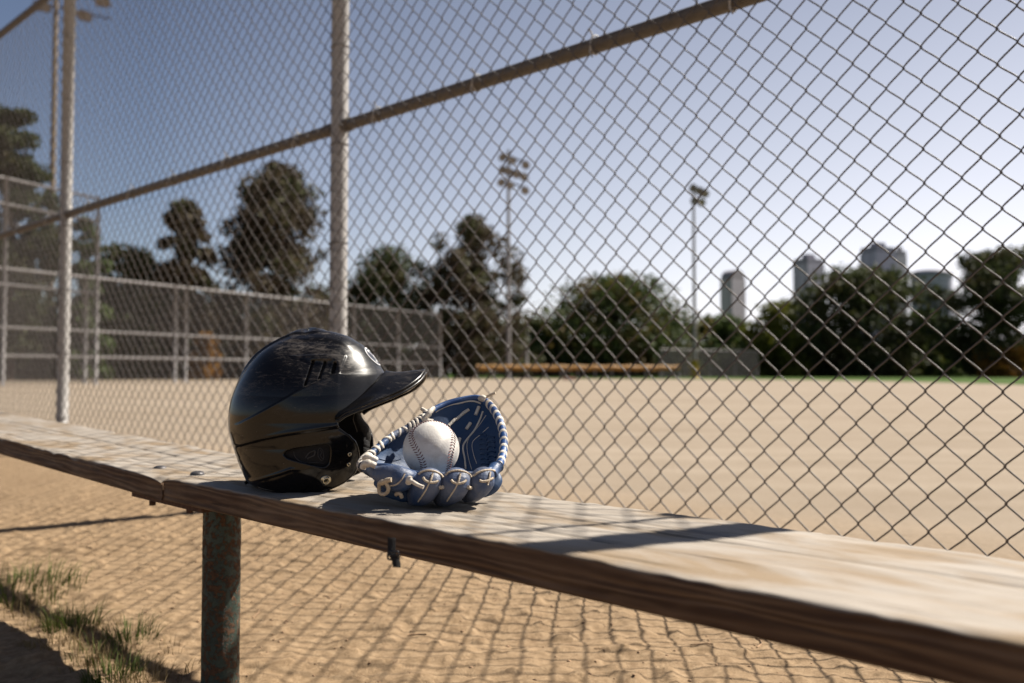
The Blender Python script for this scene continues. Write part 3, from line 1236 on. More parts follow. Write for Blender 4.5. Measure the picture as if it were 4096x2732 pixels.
def ribbon(mb, pts, w, lift=.0008, closed=False):
    c = catmull([(a, b, 0) for a, b in pts], 8, closed)[:, :2]
    n = len(c)
    row = []
    for i in range(n):
        t = c[(i + 1) % n] - c[i - 1] if closed else c[min(i + 1, n - 1)] - c[max(i - 1, 0)]
        t = t / (np.linalg.norm(t) + 1e-9)
        nrm = np.array([-t[1], t[0]])
        ww = w[min(len(w) - 1, int(i / n * len(w)))] if hasattr(w, '__len__') else w
        row.append([badge_pt(*(c[i] + nrm * ww / 2), lift), badge_pt(*(c[i] - nrm * ww / 2), lift)])
    mb.grid(row, closeu=closed)
    # seen from both sides
mb = MB()
ribbon(mb, [(.0236 * math.cos(t), .0158 * math.sin(t)) for t in np.linspace(0, 2 * PI, 28, endpoint=False)], .0022, closed=True)
ribbon(mb, [(.011, .009), (.006, .003), (.003, -.006), (.006, -.0105), (.0095, -.0085)], .0030)
ribbon(mb, [(.013, .008), (.004, .0105), (-.006, .010), (-.009, .0055), (-.005, .001), (.003, .000)], .0026)
ribbon(mb, [(.001, .000), (-.004, -.004), (-.009, -.0095), (-.014, -.0085)], .0026)
o = mb.build("badge_print", m_white, badge)
o.parent = badge

# faint print on the lining behind the ear hole
bvl = bvh_of(liner)
m_print = simple("grey_print", (.055, .052, .052), .8, 0, .2, 100)
mb = MB()
def stroke(pts, r=.0006):
    q = [cast(bvl, hz(x, y, 1.25), .0006)[0] for x, y in pts]
    mb.tube(catmull(q, 3), r, 5)
stroke([(680, 1100), (690, 1140), (730, 1180), (790, 1195)])
stroke([(780, 1150), (800, 1120), (830, 1100), (858, 1095), (850, 1130), (820, 1145), (790, 1160)], .0009)
stroke([(890, 1075), (880, 1110), (890, 1150), (915, 1175), (930, 1150), (925, 1100), (905, 1072), (890, 1075)])
stroke([(900, 1085), (915, 1110), (900, 1130), (920, 1160)])
stroke([(795, 1195), (870, 1192), (930, 1200)], .0004)
mb.build("lining_print", m_print, liner)

# far-side ear pad with its pale stitched edge
mb = MB()
pts = [(1225, 770), (1250, 830), (1290, 880), (1318, 940), (1325, 1010), (1310, 1080), (1270, 1150), (1235, 1200)]
row = []
for i, (x, y) in enumerate(pts):
    w = [.006, .014, .019, .021, .021, .019, .016, .010][i]
    a = hz(x, y, 1.372)
    row.append([a + V(-w * .9, -.004, 0), a + V(-w * .4, -.012, 0), a + V(0, -.010, 0), a + V(w * .12, .002, 0), a + V(0, .010, 0)])
R_ = np.array([[list(p) for p in r] for r in row])
R2 = np.stack([catmull(R_[:, k], 5) for k in range(R_.shape[1])], 1)
mb.grid(R2)
o = mb.build("ear_pad", m_foam, helmet)
md = o.modifiers.new("thick", 'SOLIDIFY'); md.thickness = .004
mb = MB(); mb.tube([V(*p) for p in R2[:, 0]], .0008, 6)
mb.build("pad_stitching", simple("pale_edge", (.35, .31, .27), .8, 0, .2, 100), o)

# ------------------------------------------------------------------ baseball
def gz(zx, zy, Y):
    return pix(1400 + zx * .33797, 1530 + zy * .33797, Y)


BC = gz(960, 790, 1.150)
BR = 332 * .338 / FPX * 1.150
ball = empty("baseball", BC - V(0, 0, BR), "white baseball with dark red stitching resting in the pocket of the blue glove", "baseball")
Rb = np.array([[-0.2057, -0.9545, -0.2158], [0.8853, -0.2755, 0.3746], [-0.417, -0.114, 0.9017]])


def seam(t, a=.44):
    th = PI / 2 - (PI / 2 - a) * np.cos(t); ph = t / 2 + a * np.sin(2 * t)
    return np.stack([np.sin(th) * np.cos(ph), np.sin(th) * np.sin(ph), np.cos(th)], -1) @ Rb.T


ts = np.linspace(0, 4 * PI, 900, endpoint=False)
SM = seam(ts)
nt, npn = 160, 90
T, Pp = np.meshgrid(np.linspace(0, 2 * PI, nt, endpoint=False), np.linspace(0.001, PI - .001, npn), indexing='ij')
D = np.stack([np.sin(Pp) * np.cos(T), np.sin(Pp) * np.sin(T), np.cos(Pp)], -1)
dm = np.full(T.shape, 9.0)
for k in range(0, 900, 3):
    dm = np.minimum(dm, ((D - SM[k]) ** 2).sum(-1))
dm = np.sqrt(dm)
Rr = BR * (1 - .016 * np.exp(-(dm / .018) ** 2) + .010 * np.exp(-((dm - .06) / .04) ** 2))
mb = MB(); mb.grid(np.array(BC) + D * Rr[..., None], closeu=True, flip=True)
cover = mb.build("cover", m_ball, ball)
mb = MB()
L = np.cumsum(np.r_[0, np.linalg.norm(np.diff(SM, axis=0), axis=1)])
tot = L[-1] + np.linalg.norm(SM[0] - SM[-1])
for k in range(108):
    s = (k + .5) / 108 * tot
    i = min(int(np.searchsorted(L, s)), 898)
    p = SM[i]; t = SM[(i + 2) % 900] - SM[i - 2]; t /= np.linalg.norm(t)
    b = np.cross(p, t)
    for sg in (-1, 1):
        p0 = p + b * sg * .008 + t * .0
        p1 = p + b * sg * .125 + t * .062
        pm = (p0 + p1) / 2
        q = [BC + Vector(v / np.linalg.norm(v)) * BR * h for v, h in ((p0, .990), (pm, 1.012), (p1, 1.000))]
        mb.tube(q, [.00050, .00072, .00045], 6)
mb.build("stitching", m_thread, ball)

# ------------------------------------------------------------------ glove
glove = empty("baseball_glove", gz(950, 1400, 1.12), "worn blue leather baseball glove with tan rawhide laces lying open on the bench", "glove")
glove.location.z = ZB
rim = [(165, 1000, 1.105), (180, 920, 1.135), (300, 800, 1.165), (480, 650, 1.19), (640, 560, 1.205), (780, 480, 1.215), (960, 340, 1.235), (1150, 245, 1.252), (1350, 195, 1.262),
       (1500, 178, 1.262), (1600, 220, 1.255), (1690, 310, 1.238), (1765, 440, 1.215), (1808, 580, 1.195), (1822, 740, 1.170), (1800, 890, 1.145), (1740, 1000, 1.120),
       (1600, 1045, 1.100), (1450, 1085, 1.092), (1290, 1070, 1.088), (1120, 1095, 1.086), (960, 1070, 1.086), (780, 1075, 1.088), (560, 1010, 1.092), (350, 985, 1.096)]
RIM = catmull([list(gz(*r)) for r in rim], 8, True)
nR = len(RIM)
BOT = np.array(list(gz(1020, 1080, 1.185)))
BCn = np.array(list(BC))


def bowl(vs, minr, outw=0.0, zmin=None, curve=.030, noise_a=.0012, seed=0):
    rows = []
    for i in range(nR):
        r0 = RIM[i]
        outd = r0 - BCn
        row = []
        for v in vs:
            p = r0 * (1 - v) + BOT * v
            d = p - BCn
            L = np.linalg.norm(d) + 1e-9
            p = p + d / L * curve * math.sin(PI * min(v, 1)) ** .8
            d = p - BCn; L = np.linalg.norm(d)
            tgt = L + outw * min(1, v * 6)
            tgt = max(tgt, minr + outw)
            p = BCn + d / L * tgt
            row.append(p)
        rows.append(row)
    P = np.array(rows)
    nz = fbm(P * 45, 3, seed) - .45
    P[..., 1] += nz * noise_a * 3
    P[..., 2] += nz * noise_a
    if zmin is not None:
        P[..., 2] = np.maximum(P[..., 2], zmin)
    return P


vs = np.linspace(0, 1, 26)
mb = MB(); Pin = bowl(vs, BR + .0012, 0, ZB + .010, .018, .0004); mb.grid(Pin, closeu=True)
lining = mb.build("palm_lining", m_bluein, glove)
mb = MB(); Pout = bowl(vs, BR + .004, .006, ZB + .0012, .021); mb.grid(Pout, closeu=True, flip=True)
back = mb.build("glove_back", m_blue, glove)
bvi = bvh_of(lining)


def rimseg(a, b, inset=0.0):
    """stretch of rim between control numbers a and b"""
    return [Vector(RIM[i % nR]) for i in range(int(a * 8), int(b * 8) + 1)]


# padded edge
for a, b, r, mt, nm in ((0, 6.2, .0048, m_blue, "edge_roll"), (6.2, 10, .0040, m_bluebr, "edge_roll"), (10, 16.3, .0052, m_bluebr, "edge_roll"), (16.2, 25, .0035, m_blue, "edge_roll")):
    mb = MB(); mb.tube(rimseg(a, b), r, 12); mb.build(nm, mt, glove)


def finger(path, name="finger", mat=m_blue, flat=.8, seed=0):
    """path: (zx, zy, Y, radius px)"""
    c = catmull([[*gz(x, y, Y), r * .1125e-3] for x, y, Y, r in path], 7)
    # round the ends
    pts = c[:, :3]; rr = c[:, 3]
    T_ = np.gradient(pts, axis=0); T_ /= np.linalg.norm(T_, axis=1)[:, None]
    a = pts[0] - T_[0] * rr[0] * .0; 
    pre = [(pts[0] - T_[0] * rr[0] * math.sin(t) * .8, rr[0] * math.cos(t)) for t in (1.5, 1.2, .8, .4)]
    post = [(pts[-1] + T_[-1] * rr[-1] * math.sin(t) * .8, rr[-1] * math.cos(t)) for t in (.4, .8, 1.2, 1.5)]
    allp = [p for p, _ in pre] + list(pts) + [p for p, _ in post]
    allr = [r for _, r in pre] + list(rr) + [r for _, r in post]
    n = 28
    rings = []
    for i, p in enumerate(allp):
        t = np.array(allp[min(i + 1, len(allp) - 1)]) - np.array(allp[max(i - 1, 0)]); t /= np.linalg.norm(t) + 1e-9
        view = np.array([-p[0] * .0, -1.0, .15]); dpt = view - t * view.dot(t); dpt /= np.linalg.norm(dpt)
        lat = np.cross(t, dpt)
        ring = []
        for k in range(n):
            an = 2 * PI * k / n
            rad = allr[i]
            q = np.array(p) + (dpt * math.cos(an) * flat + lat * math.sin(an)) * rad
            ring.append(q)
        rings.append(ring)
    P = np.array(rings)
    nz = fbm(P * 60 + seed * 3, 4, seed) - .45
    C = np.array(allp)[:, None, :]
    dirn = (P - C); ln = np.linalg.norm(dirn, axis=-1, keepdims=True) + 1e-9
    P = P + dirn / ln * nz[..., None] * np.minimum(ln, .01) * .30
    P[..., 2] = np.maximum(P[..., 2], ZB + .0006)
    mb = MB(); mb.grid(P, closev=True, flip=False)
    return mb.build(name, mat, glove)


fingers = []
fingers.append(finger([(1735, 1080, 1.135, 38), (1735, 1160, 1.13, 62), (1690, 1240, 1.125, 66), (1590, 1300, 1.125, 56), (1500, 1335, 1.125, 30)], "wrist_strap", m_bluein, .7, 9))
fingers.append(finger([(1650, 1075, 1.098, 60), (1600, 1110, 1.085, 118), (1545, 1190, 1.08, 138), (1470, 1280, 1.086, 122), (1370, 1345, 1.10, 72)], seed=4))
fingers.append(finger([(1300, 1090, 1.084, 86), (1280, 1130, 1.075, 148), (1225, 1225, 1.070, 158), (1140, 1320, 1.082, 138), (1050, 1385, 1.10, 78)], seed=3))
fingers.append(finger([(965, 1090, 1.080, 86), (948, 1130, 1.072, 150), (900, 1225, 1.068, 160), (815, 1320, 1.080, 140), (720, 1380, 1.10, 72)], seed=2))
fingers.append(finger([(190, 1010, 1.098, 26), (310, 1065, 1.085, 76), (450, 1115, 1.074, 125), (590, 1140, 1.068, 138), (700, 1120, 1.072, 100), (760, 1090, 1.078, 46)], "thumb", m_blue, .75, 1))
fingers.append(finger([(330, 1180, 1.09, 55), (440, 1250, 1.085, 85), (560, 1300, 1.088, 88), (680, 1330, 1.092, 80), (760, 1370, 1.10, 45)], "heel_pad", m_bluein, .7, 6))
# one tree of everything in front, for laying laces on the leather
allv = []; allf = []
for o in fingers + [back, lining]:
    b = len(allv)
    allv += [v.co + glove.location for v in o.data.vertices]
    allf += [tuple(i + b for i in p.vertices) for p in o.data.polygons]
bvg = BVHTree.FromPolygons(allv, allf)


def lace(pts, r=.0011, mat=m_lace, name="lace", lift=.0006, bv=None, parent=None, flat=1.0, raw=False):
    if raw:
        q = [gz(*p) for p in pts]
    else:
        q = [cast(bv or bvg, gz(p[0], p[1], 1.1), lift)[0] for p in pts]
        # drop jumps
        qq = [q[0]]
        for p in q[1:]:
            if (p - qq[-1]).length < .035: qq.append(p)
        q = qq
        if len(q) < 2: return
    c = catmull(q, 5)
    mb = MB(); mb.tube([V(*p) for p in c], r, 8, flat=flat)
    return mb.build(name, mat, parent or glove)


# piping on the finger tips, T-shaped laces and seams
for pts in ([(185, 992), (330, 978), (470, 990), (600, 1030), (700, 1058), (772, 1082)],
            [(812, 1092), (850, 1062), (920, 1045), (1000, 1055), (1070, 1090), (1105, 1128)],
            [(1135, 1100), (1180, 1062), (1260, 1045), (1340, 1055), (1410, 1090), (1440, 1128)],
            [(1462, 1110), (1520, 1068), (1600, 1042), (1680, 1040), (1715, 1050)]):
    lace(pts, .00125, m_lace, "piping")
for pts in ([(868, 1125), (890, 1160), (945, 1183), (1000, 1180), (1042, 1165)], [(1200, 1155), (1225, 1182), (1275, 1195), (1330, 1185), (1372, 1158)],
            [(1535, 1160), (1570, 1172), (1630, 1162), (1690, 1130)]):
    lace(pts, .0015, m_lace, "lace", .0010)
for pts in ([(978, 1080), (958, 1150), (935, 1195)], [(1305, 1080), (1290, 1150), (1272, 1200)], [(1655, 1065), (1645, 1130), (1625, 1210)]):
    lace(pts, .0013, m_lace, "lace", .0011)
for pts in ([(935, 1195), (900, 1270), (855, 1340), (808, 1408)], [(1272, 1200), (1235, 1270), (1195, 1330), (1150, 1400)], [(650, 1075), (610, 1150), (550, 1205), (480, 1220)]):
    lace(pts, .0009, m_lace, "seam", .0004)
for x, y in ((1085, 1238), (1412, 1238)):
    lace([(x - 26, y - 6), (x, y + 6), (x + 26, y - 2)], .0022, m_lace, "lace", .0016)

# bindings wrapped round the left edge
def band_at(c, axis_, r, w, tilt, mat, name="lace", squash=1.0, n=20):
    """a flat strip wrapped once round the edge"""
    axis_ = axis_.normalized()
    a = axis_.orthogonal().normalized(); b = axis_.cross(a)
    P = []
    for k in range(n):
        t = 2 * PI * k / n
        sh = axis_ * math.sin(t + 1.0) * tilt
        o1 = (a * math.cos(t) + b * math.sin(t))
        P.append([list(c + o1 * (r - .0006) + sh - axis_ * w * .55), list(c + o1 * r + sh - axis_ * w * .4), list(c + o1 * (r + .0002) + sh), list(c + o1 * r + sh + axis_ * w * .4), list(c + o1 * (r - .0006) + sh + axis_ * w * .55)])
    mb = MB(); mb.grid(P, closeu=True)
    return mb.build(name, mat, glove)


def rim_at(u):
    i = u * 8
    i0 = int(i) % nR
    f = i - int(i)
    p = RIM[i0] * (1 - f) + RIM[(i0 + 1) % nR] * f
    t = RIM[(i0 + 2) % nR] - RIM[(i0 - 1) % nR]
    return Vector(p), Vector(t)


for u, r, w, tl in ((.25, .0085, .0055, .003), (.62, .0090, .0060, .004), (.95, .0088, .0055, .003), (1.25, .0080, .0050, .003), (1.55, .0074, .0048, .003), (2.0, .0068, .0048, .002), (2.4, .0066, .0046, -.003),
                    (2.75, .0062, .0046, .003), (3.15, .0062, .0042, -.003), (3.6, .0060, .0042, .003), (4.05, .0060, .0040, -.002), (4.45, .0068, .0042, .002), (4.75, .0072, .0040, .002), (5.0, .0074, .0042, .003),
                    (5.22, .0074, .0040, .003), (5.45, .0070, .0042, .003), (5.72, .0066, .0042, .002)):
    c, t = rim_at(u)
    band_at(c, t, r * .88, w, tl, m_lacew)
for k in range(11):
    u = 10.55 + k * .535
    c, t = rim_at(u)
    band_at(c, t, .0058, .0054, .0034, m_lacew)
# right-hand lower cuff, knots and loose ends
mb = MB(); c, t = rim_at(16.2)
mb.tube([c - t.normalized() * .009, c, c + t.normalized() * .008 - V(0, 0, .004)], [.0075, .0082, .0070], 14); mb.build("cuff", m_blue, glove)
lace([(880, 455, 1.205), (900, 410, 1.198), (945, 350, 1.198), (985, 302, 1.215)], [.0030] * 5 + [.0035] * 5 + [.0036] * 6, m_lacew, "lace_knot", raw=True)
lace([(975, 455, 1.205), (930, 450, 1.198), (880, 430, 1.198), (862, 390, 1.205)], .0028, m_lacew, "lace_knot", raw=True)
lace([(850, 312, 1.235), (880, 330, 1.232), (915, 352, 1.23)], .0030, m_lacew, "loose_lace", raw=True)
lace([(1560, 215, 1.245), (1600, 178, 1.24), (1660, 148, 1.238), (1722, 122, 1.236)], .0020, m_lace, "loose_lace", raw=True)
lace([(1545, 190, 1.248), (1570, 180, 1.238), (1600, 196, 1.236)], .0042, m_lacew, "lace_knot", raw=True)
lace([(150, 1010, 1.085), (175, 965, 1.082), (240, 960, 1.080), (300, 985, 1.082)], [.0042] * 5 + [.0052] * 5 + [.0040] * 6, m_lacew, "lace_knot", raw=True)
lace([(170, 905, 1.105), (200, 880, 1.10), (260, 890, 1.10), (310, 915, 1.105)], .0036, m_lacew, "lace_knot", raw=True)
lace([(690, 1150, 1.048), (740, 1175, 1.044), (800, 1210, 1.042), (870, 1240, 1.040)], [.0036] * 4 + [.0026] * 6 + [.0023] * 4 + [.0026] * 2, m_lacew, "loose_lace", raw=True)
lace([(690, 1190, 1.052), (700, 1140, 1.048), (725, 1140, 1.047)], .0036, m_lacew, "lace_knot", raw=True)
loop = [(345, 1230, 1.066), (350, 1190, 1.062), (400, 1170, 1.058), (440, 1210, 1.058), (455, 1260, 1.060), (430, 1310, 1.064), (380, 1320, 1.067), (345, 1290, 1.068)]
mb = MB(); mb.tube([V(*p) for p in catmull([list(gz(*p)) for p in loop], 5, True)], .0024, 10, closed=True); mb.build("lace_loop", m_lace, glove)
lace([(375, 1195, 1.062), (430, 1160, 1.056), (490, 1150, 1.054)], .0030, m_lace, "lace", raw=True)
lace([(545, 1325, 1.07), (570, 1310, 1.066), (600, 1325, 1.066), (612, 1360, 1.068)], .0024, m_lace, "lace", raw=True)

# inside: piping, seams and the web laces
lace([(1575, 345), (1540, 440), (1480, 560), (1400, 660), (1350, 730), (1340, 800), (1360, 900), (1372, 1030)], .0013, m_lacew, "piping", .0006, bvi)
lace([(1010, 350), (1090, 300), (1200, 262), (1310, 242), (1400, 222), (1480, 225), (1550, 250)], .0013, m_lacew, "piping", .0006, bvi)
lace([(1610, 390), (1520, 520), (1420, 640), (1385, 740), (1400, 880), (1440, 1030)], .0004, m_lacew, "seam", .0002, bvi)
lace([(1640, 530), (1540, 620), (1450, 710), (1460, 840), (1500, 960)], .0004, m_lacew, "seam", .0002, bvi)
for a, b in (((1168, 512), (1250, 432)), ((1255, 440), (1335, 372)), ((1335, 368), (1412, 322)), ((1490, 388), (1530, 290)), ((1380, 556), (1430, 482)), ((1280, 745), (1302, 665))):
    lace([a, ((a[0] + b[0]) / 2, (a[1] + b[1]) / 2), b], .0026, m_lacew, "lace", .0012, bvi, flat=.9)
lace([(345, 905), (440, 925), (530, 925), (600, 905)], .0006, m_bluein, "seam", .0004, bvi)
# basket-weave panel on the far finger stall
for k in range(7):
    for j in range(2):
        x0, y0 = 1530 + j * 95 + k * 4, 620 + k * 58 + j * 30
        lace([(x0, y0), (x0 + 45, y0 - 14), (x0 + 88, y0 + 6)], .0013, m_bluein, "weave", .0008, bvi)


# ------------------------------------------------------------------ background: fences, poles, skyline, trees
def gpt(px, Y, z=0.0):
    """ground spot at photograph column px and forward distance Y"""
    return V((px - 2048) / FPX * Y, Y, z)


def zat(py, Y):
    return pix(2048, py, Y).z


def mat_mesh_sheet(name, col, alpha):
    M = Mat(name, .7, .2, .3, col)
    co = M.coords()
    nz = M.noise(co, .8, 4, .6)
    tr = M.n("ShaderNodeBsdfTransparent")
    mx = M.n("ShaderNodeMixShader")
    M.l(M.maprange(nz, .3, .7, alpha - .05, alpha + .06), mx.inputs[0])
    out = M.t.nodes["Material Output"]
    M.l(tr.outputs[0], mx.inputs[1]); M.l(M.p.outputs[0], mx.inputs[2]); M.l(mx.outputs[0], out.inputs[0])
    return M.m


m_far = mat_galv("weathered_steel", (.27, .25, .245), .55, .0, .05)
m_sheet = mat_mesh_sheet("far_wire_mesh", (.055, .048, .046), .19)
m_screen = mat_mesh_sheet("grey_windscreen", (.075, .066, .066), .6)
m_yellow = simple("yellow_vinyl", (.36, .17, .022), .6, 0, .12, 3)
m_yell2 = simple("yellow_padding", (.50, .30, .04), .6, 0, .12, 3)


def far_fence(label, A, B, ztop, rails, post_px, post_r, sheet, name="chain_link_fence", group=None, zbase=ZFIELD):
    """A, B: (px, Y) ends of a straight run"""
    a = gpt(*A); b = gpt(*B)
    d = (b - a)

    def at(px):
        u = (px - 2048) / FPX
        t = (u * a.y - a.x) / (d.x - u * d.y)
        return a + d * t
    root = empty(name, at(post_px[len(post_px) // 2]) + V(0, 0, 0), label, "fence", group)
    mb = MB()
    n = 30
    off = V(-d.y, d.x, 0).normalized() * (post_r * 1.2)
    mb.grid([[list(a + d * t + V(0, 0, zbase + .05) - off), list(a + d * t + V(0, 0, ztop) - off)] for t in np.linspace(0, 1, n)])
    mb.build("wire_mesh", sheet, root)
    for px in post_px:
        p = at(px)
        mb = MB()
        mb.tube([p + V(0, 0, -.1), p + V(0, 0, ztop * .5), p + V(0, 0, ztop + post_r)], post_r, 10)
        mb.build("post", m_far, root)
    for z in rails:
        mb = MB()
        mb.tube([a + V(0, 0, z), (a + b) / 2 + V(0, 0, z), b + V(0, 0, z)], post_r * .75, 8)
        mb.build("rail", m_far, root)
    return root


far_fence("long grey chain-link fence with three rails across the far left of the field", (-500, 33), (1761, 67), H + 4.46, [H + 4.46, H + 1.95, H + .74],
          [-60, 340, 700, 742, 984, 1221, 1416, 1593, 1761], .085, m_sheet)
far_fence("very tall chain-link backstop fence rising above the others at the far left", (-700, 28), (384, 37.5), H + 7.5, [H + 7.5, H + 6.5, H + 3.4],
          [-330, 12, 384], .075, m_sheet)
far_fence("low grey screened fence behind the yellow-footed light pole", (2640, 88), (3030, 96), H + 2.4, [H + 2.4], [2640, 2740, 2840, 2940, 3030], .07, m_screen)

# yellow-capped low outfield barrier
root = empty("outfield_barrier", gpt(2300, 72), "low outfield barrier with sagging orange-yellow padded top in front of the trees", "barrier")
mb = MB(); mb2 = MB()
X0, X1 = 1907, 2717
nseg = 12
rows = []
for i in range(nseg * 8 + 1):
    f = i / 8
    px = X0 + (X1 - X0) * f / nseg
    Yd = 70 + 4 * f / nseg
    k = f - int(f)
    sag = -.10 * math.sin(PI * k)
    zt = zat(1459, 72) + sag * .6; zb_ = zat(1478, 72) + sag
    p = gpt(px, Yd)
    rows.append([[p.x, p.y - .16, zb_], [p.x, p.y - .24, (zt + zb_) / 2], [p.x, p.y - .12, zt], [p.x, p.y + .12, zt], [p.x, p.y + .24, (zt + zb_) / 2], [p.x, p.y + .16, zb_]])
mb.grid(rows, closev=True); mb.build("padded_top", m_yellow, root)
for i in range(nseg + 1):
    p = gpt(X0 + (X1 - X0) * i / nseg, 70 + 4 * i / nseg)
    m3 = MB(); m3.tube([p + V(0, .0, -.1), p + V(0, 0, zat(1460, 72))], .05, 8); m3.build("post", m_far, root)
m3 = MB()
a, b = gpt(X0, 70.3), gpt(X1, 74.3)
m3.grid([[list(a + V(0, 0, .06)), list(a + V(0, 0, zat(1470, 72)))], [list(b + V(0, 0, .06)), list(b + V(0, 0, zat(1470, 72)))]])
m3.build("wire_mesh", m_sheet, root)

m_fix = simple("floodlight_housing", (.045, .032, .028), .5, .3, .3, 6)
m_lens = simple("floodlight_glass", (.30, .27, .25), .15, 0, .1, 3)
m_polew = simple("weathered_timber", (.22, .165, .11), .85, 0, .35, 4, .5)


def floodlight(parent, c, yaw, size=.34, tilt=.55):
    """bowl-shaped flood lamp with a bracket"""
    mb = MB()
    R = Matrix.Rotation(yaw, 3, 'Z') @ Matrix.Rotation(tilt, 3, 'X')
    prof = [(.15, .62), (.5, .42), (.85, .12), (1.0, -.12), (1.05, -.16)]
    P = []
    for r, y in prof:
        P.append([list(c + R @ V(r * size * math.cos(t), y * size * 1.3, r * size * math.sin(t))) for t in np.linspace(0, 2 * PI, 14, endpoint=False)])
    mb.grid(P, closev=True)
    mb.tube([c + R @ V(0, size * .8, 0), c + R @ V(0, size * .8, size * .5), c + V(0, 0, size * 1.1)], size * .12, 6)
    lamp = mb.build("floodlight", m_fix, parent)
    mb = MB()
    mb.add([list(c + R @ V(size * .98 * math.cos(t), -.13 * size * 1.3, size * .98 * math.sin(t))) for t in np.linspace(0, 2 * PI, 14, endpoint=False)], [tuple(range(14))], False)
    mb.build("lens", m_lens, lamp)


def light_pole(label, px, Y, pytop, r, arms, mat, pad=None, group="floodlight poles round the field"):
    base = gpt(px, Y)
    root = empty("light_pole", base, label, "light pole", group)
    zt = zat(pytop, Y)
    mb = MB()
    mb.tube([base + V(0, 0, z) for z in np.linspace(-.2, zt, 12)], list(np.linspace(r * 1.15, r * .72, 12)), 14)
    mb.build("pole", mat, root)
    for (xa, ya, xb, yb, lamps) in arms:
        A = pix(xa, ya, Y + .6); B = pix(xb, yb, Y - .8)
        mb = MB(); mb.tube([A, (A + B) / 2, B], .07, 6); mb.build("crossarm", m_fix, root)
        for f in lamps:
            p = A + (B - A) * f
            floodlight(root, p + V(0, -.25, -.30), .25 - f * .5, .36 * Y / 75 * (1.25 if px < 300 else 1))
    if pad:
        mb = MB(); mb.tube([base + V(0, 0, 0), base + V(0, 0, pad * .5), base + V(0, 0, pad)], r * 1.15 + .14, 16); mb.build("padding", m_yell2, root)
    return root


light_pole("tall grey light pole with three tiers of floodlights above the sparse dark tree", 2034, 75, 600, .17,
           [(2008, 617, 2108, 650, (.02, .42, .95)), (2006, 666, 2102, 698, (.05, .30, .62, .95)), (2000, 716, 2106, 752, (.05, .38, .95))], m_far)
light_pole("tall slim light pole with yellow padding round its foot left of the towers", 2779, 85, 738, .165,
           [(2766, 740, 2820, 765, (.05, .55, .95)), (2770, 790, 2812, 801, (.1, .8))], m_far, pad=1.75)
light_pole("weathered timber light pole with dark floodlights at the top left corner", 197, 72, -260, .23,
           [(120, -40, 440, 0, (.05, .2, .90, .97)), (150, 10, 440, 75, (.04, .14, .64, .72)), (140, -150, 430, -110, (.1, .5, .9))], m_polew)

# slender pole beside the barrier
mb = MB(); p = gpt(2106, 80)
mb.tube([p + V(0, 0, -.1), p + V(0, 0, 3), p + V(0, 0, zat(1243, 80))], [.12, .11, .10], 12)
o = mb.build("foul_pole", m_far); tag(o, "short slim grey pole just right of the three-tier light pole", "pole")
# base bag on the far dirt
mb = MB(); p = gpt(2277, 62); mb.box(p + V(0, 0, ZFIELD + .09), (.9, .5, .16)); mb.box(p + V(.05, .05, ZFIELD + .20), (.5, .34, .07), Matrix.Rotation(.2, 3, 'Z'))
tag(mb.build("equipment_bag", simple("faded_pink", (.55, .33, .27), .8, 0, .1, 4)), "small faded pink bag lying at the far edge of the dirt", "bag")

# towers on the skyline
def tower(label, px0, px1, pytop, Y, base, kind="box", rot=.5, dark=None, name="tower_block"):
    c = gpt((px0 + px1) / 2, Y)
    w = (px1 - px0) / FPX * Y
    h = zat(pytop, Y)
    root = empty(name, c, label, "tower", "high-rise towers on the skyline")
    base = tuple(min(.9, a * 1.25 + b) for a, b in zip(base, (.03, .035, .075)))  # distance haze put into the wall and roof colour: lighter and bluer
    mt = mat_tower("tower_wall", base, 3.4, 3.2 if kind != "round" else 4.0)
    mb = MB()
    if kind == "round":
        P = [[[c.x + w / 2 * math.cos(a), c.y + w / 2 * math.sin(a), z] for a in np.linspace(0, 2 * PI, 32, endpoint=False)] for z in (0, h * .5, h - 5)]
        mb.grid(P, closev=True, smooth=True, flip=True)
        mb.build("wall", mt, root)
        mb = MB()
        P = [[[c.x + r * math.cos(a), c.y + r * math.sin(a), z] for a in np.linspace(0, 2 * PI, 32, endpoint=False)] for r, z in ((w * .49, h - 5.2), (w * .52, h - 4.8), (w * .52, h - 2), (w * .40, h), (.1, h + .5))]
        mb.grid(P, closev=True, flip=True)
        mb.build("roof", simple("roof_grey", tuple(x * .8 for x in base), .7), root)
    else:
        a = w / (math.cos(rot) + .75 * math.sin(rot))
        R = Matrix.Rotation(rot, 3, 'Z')
        mb.box(c + V(0, 0, h / 2 - 2), (a, a * .75, h - 4), R)
        mb.build("wall", mt, root)
        mb = MB()
        if kind == "curved":
            pts = []
            for t in np.linspace(0, PI, 12):
                pts.append((math.cos(t) * a * .48, math.sin(t) * h * .10))
            n = len(pts)
            vs_ = [list(c + V(0, 0, h - 4) + R @ V(x, y_, z)) for y_ in (-a * .36, a * .36) for x, z in pts]
            mb.add(vs_, [(i, i + 1, n + i + 1, n + i) for i in range(n - 1)] + [tuple(range(n))[::-1], tuple(range(n, 2 * n))], False)
        else:
            mb.box(c + V(0, 0, h - 2.0), (a * .96, a * .71, 3.2), R)
            mb.box(c + V(0, 0, h + 1.4), (a * .45, a * .3, 3.6), R)
        mb.build("roof", simple("roof_grey", tuple(x * .75 for x in base), .7), root)


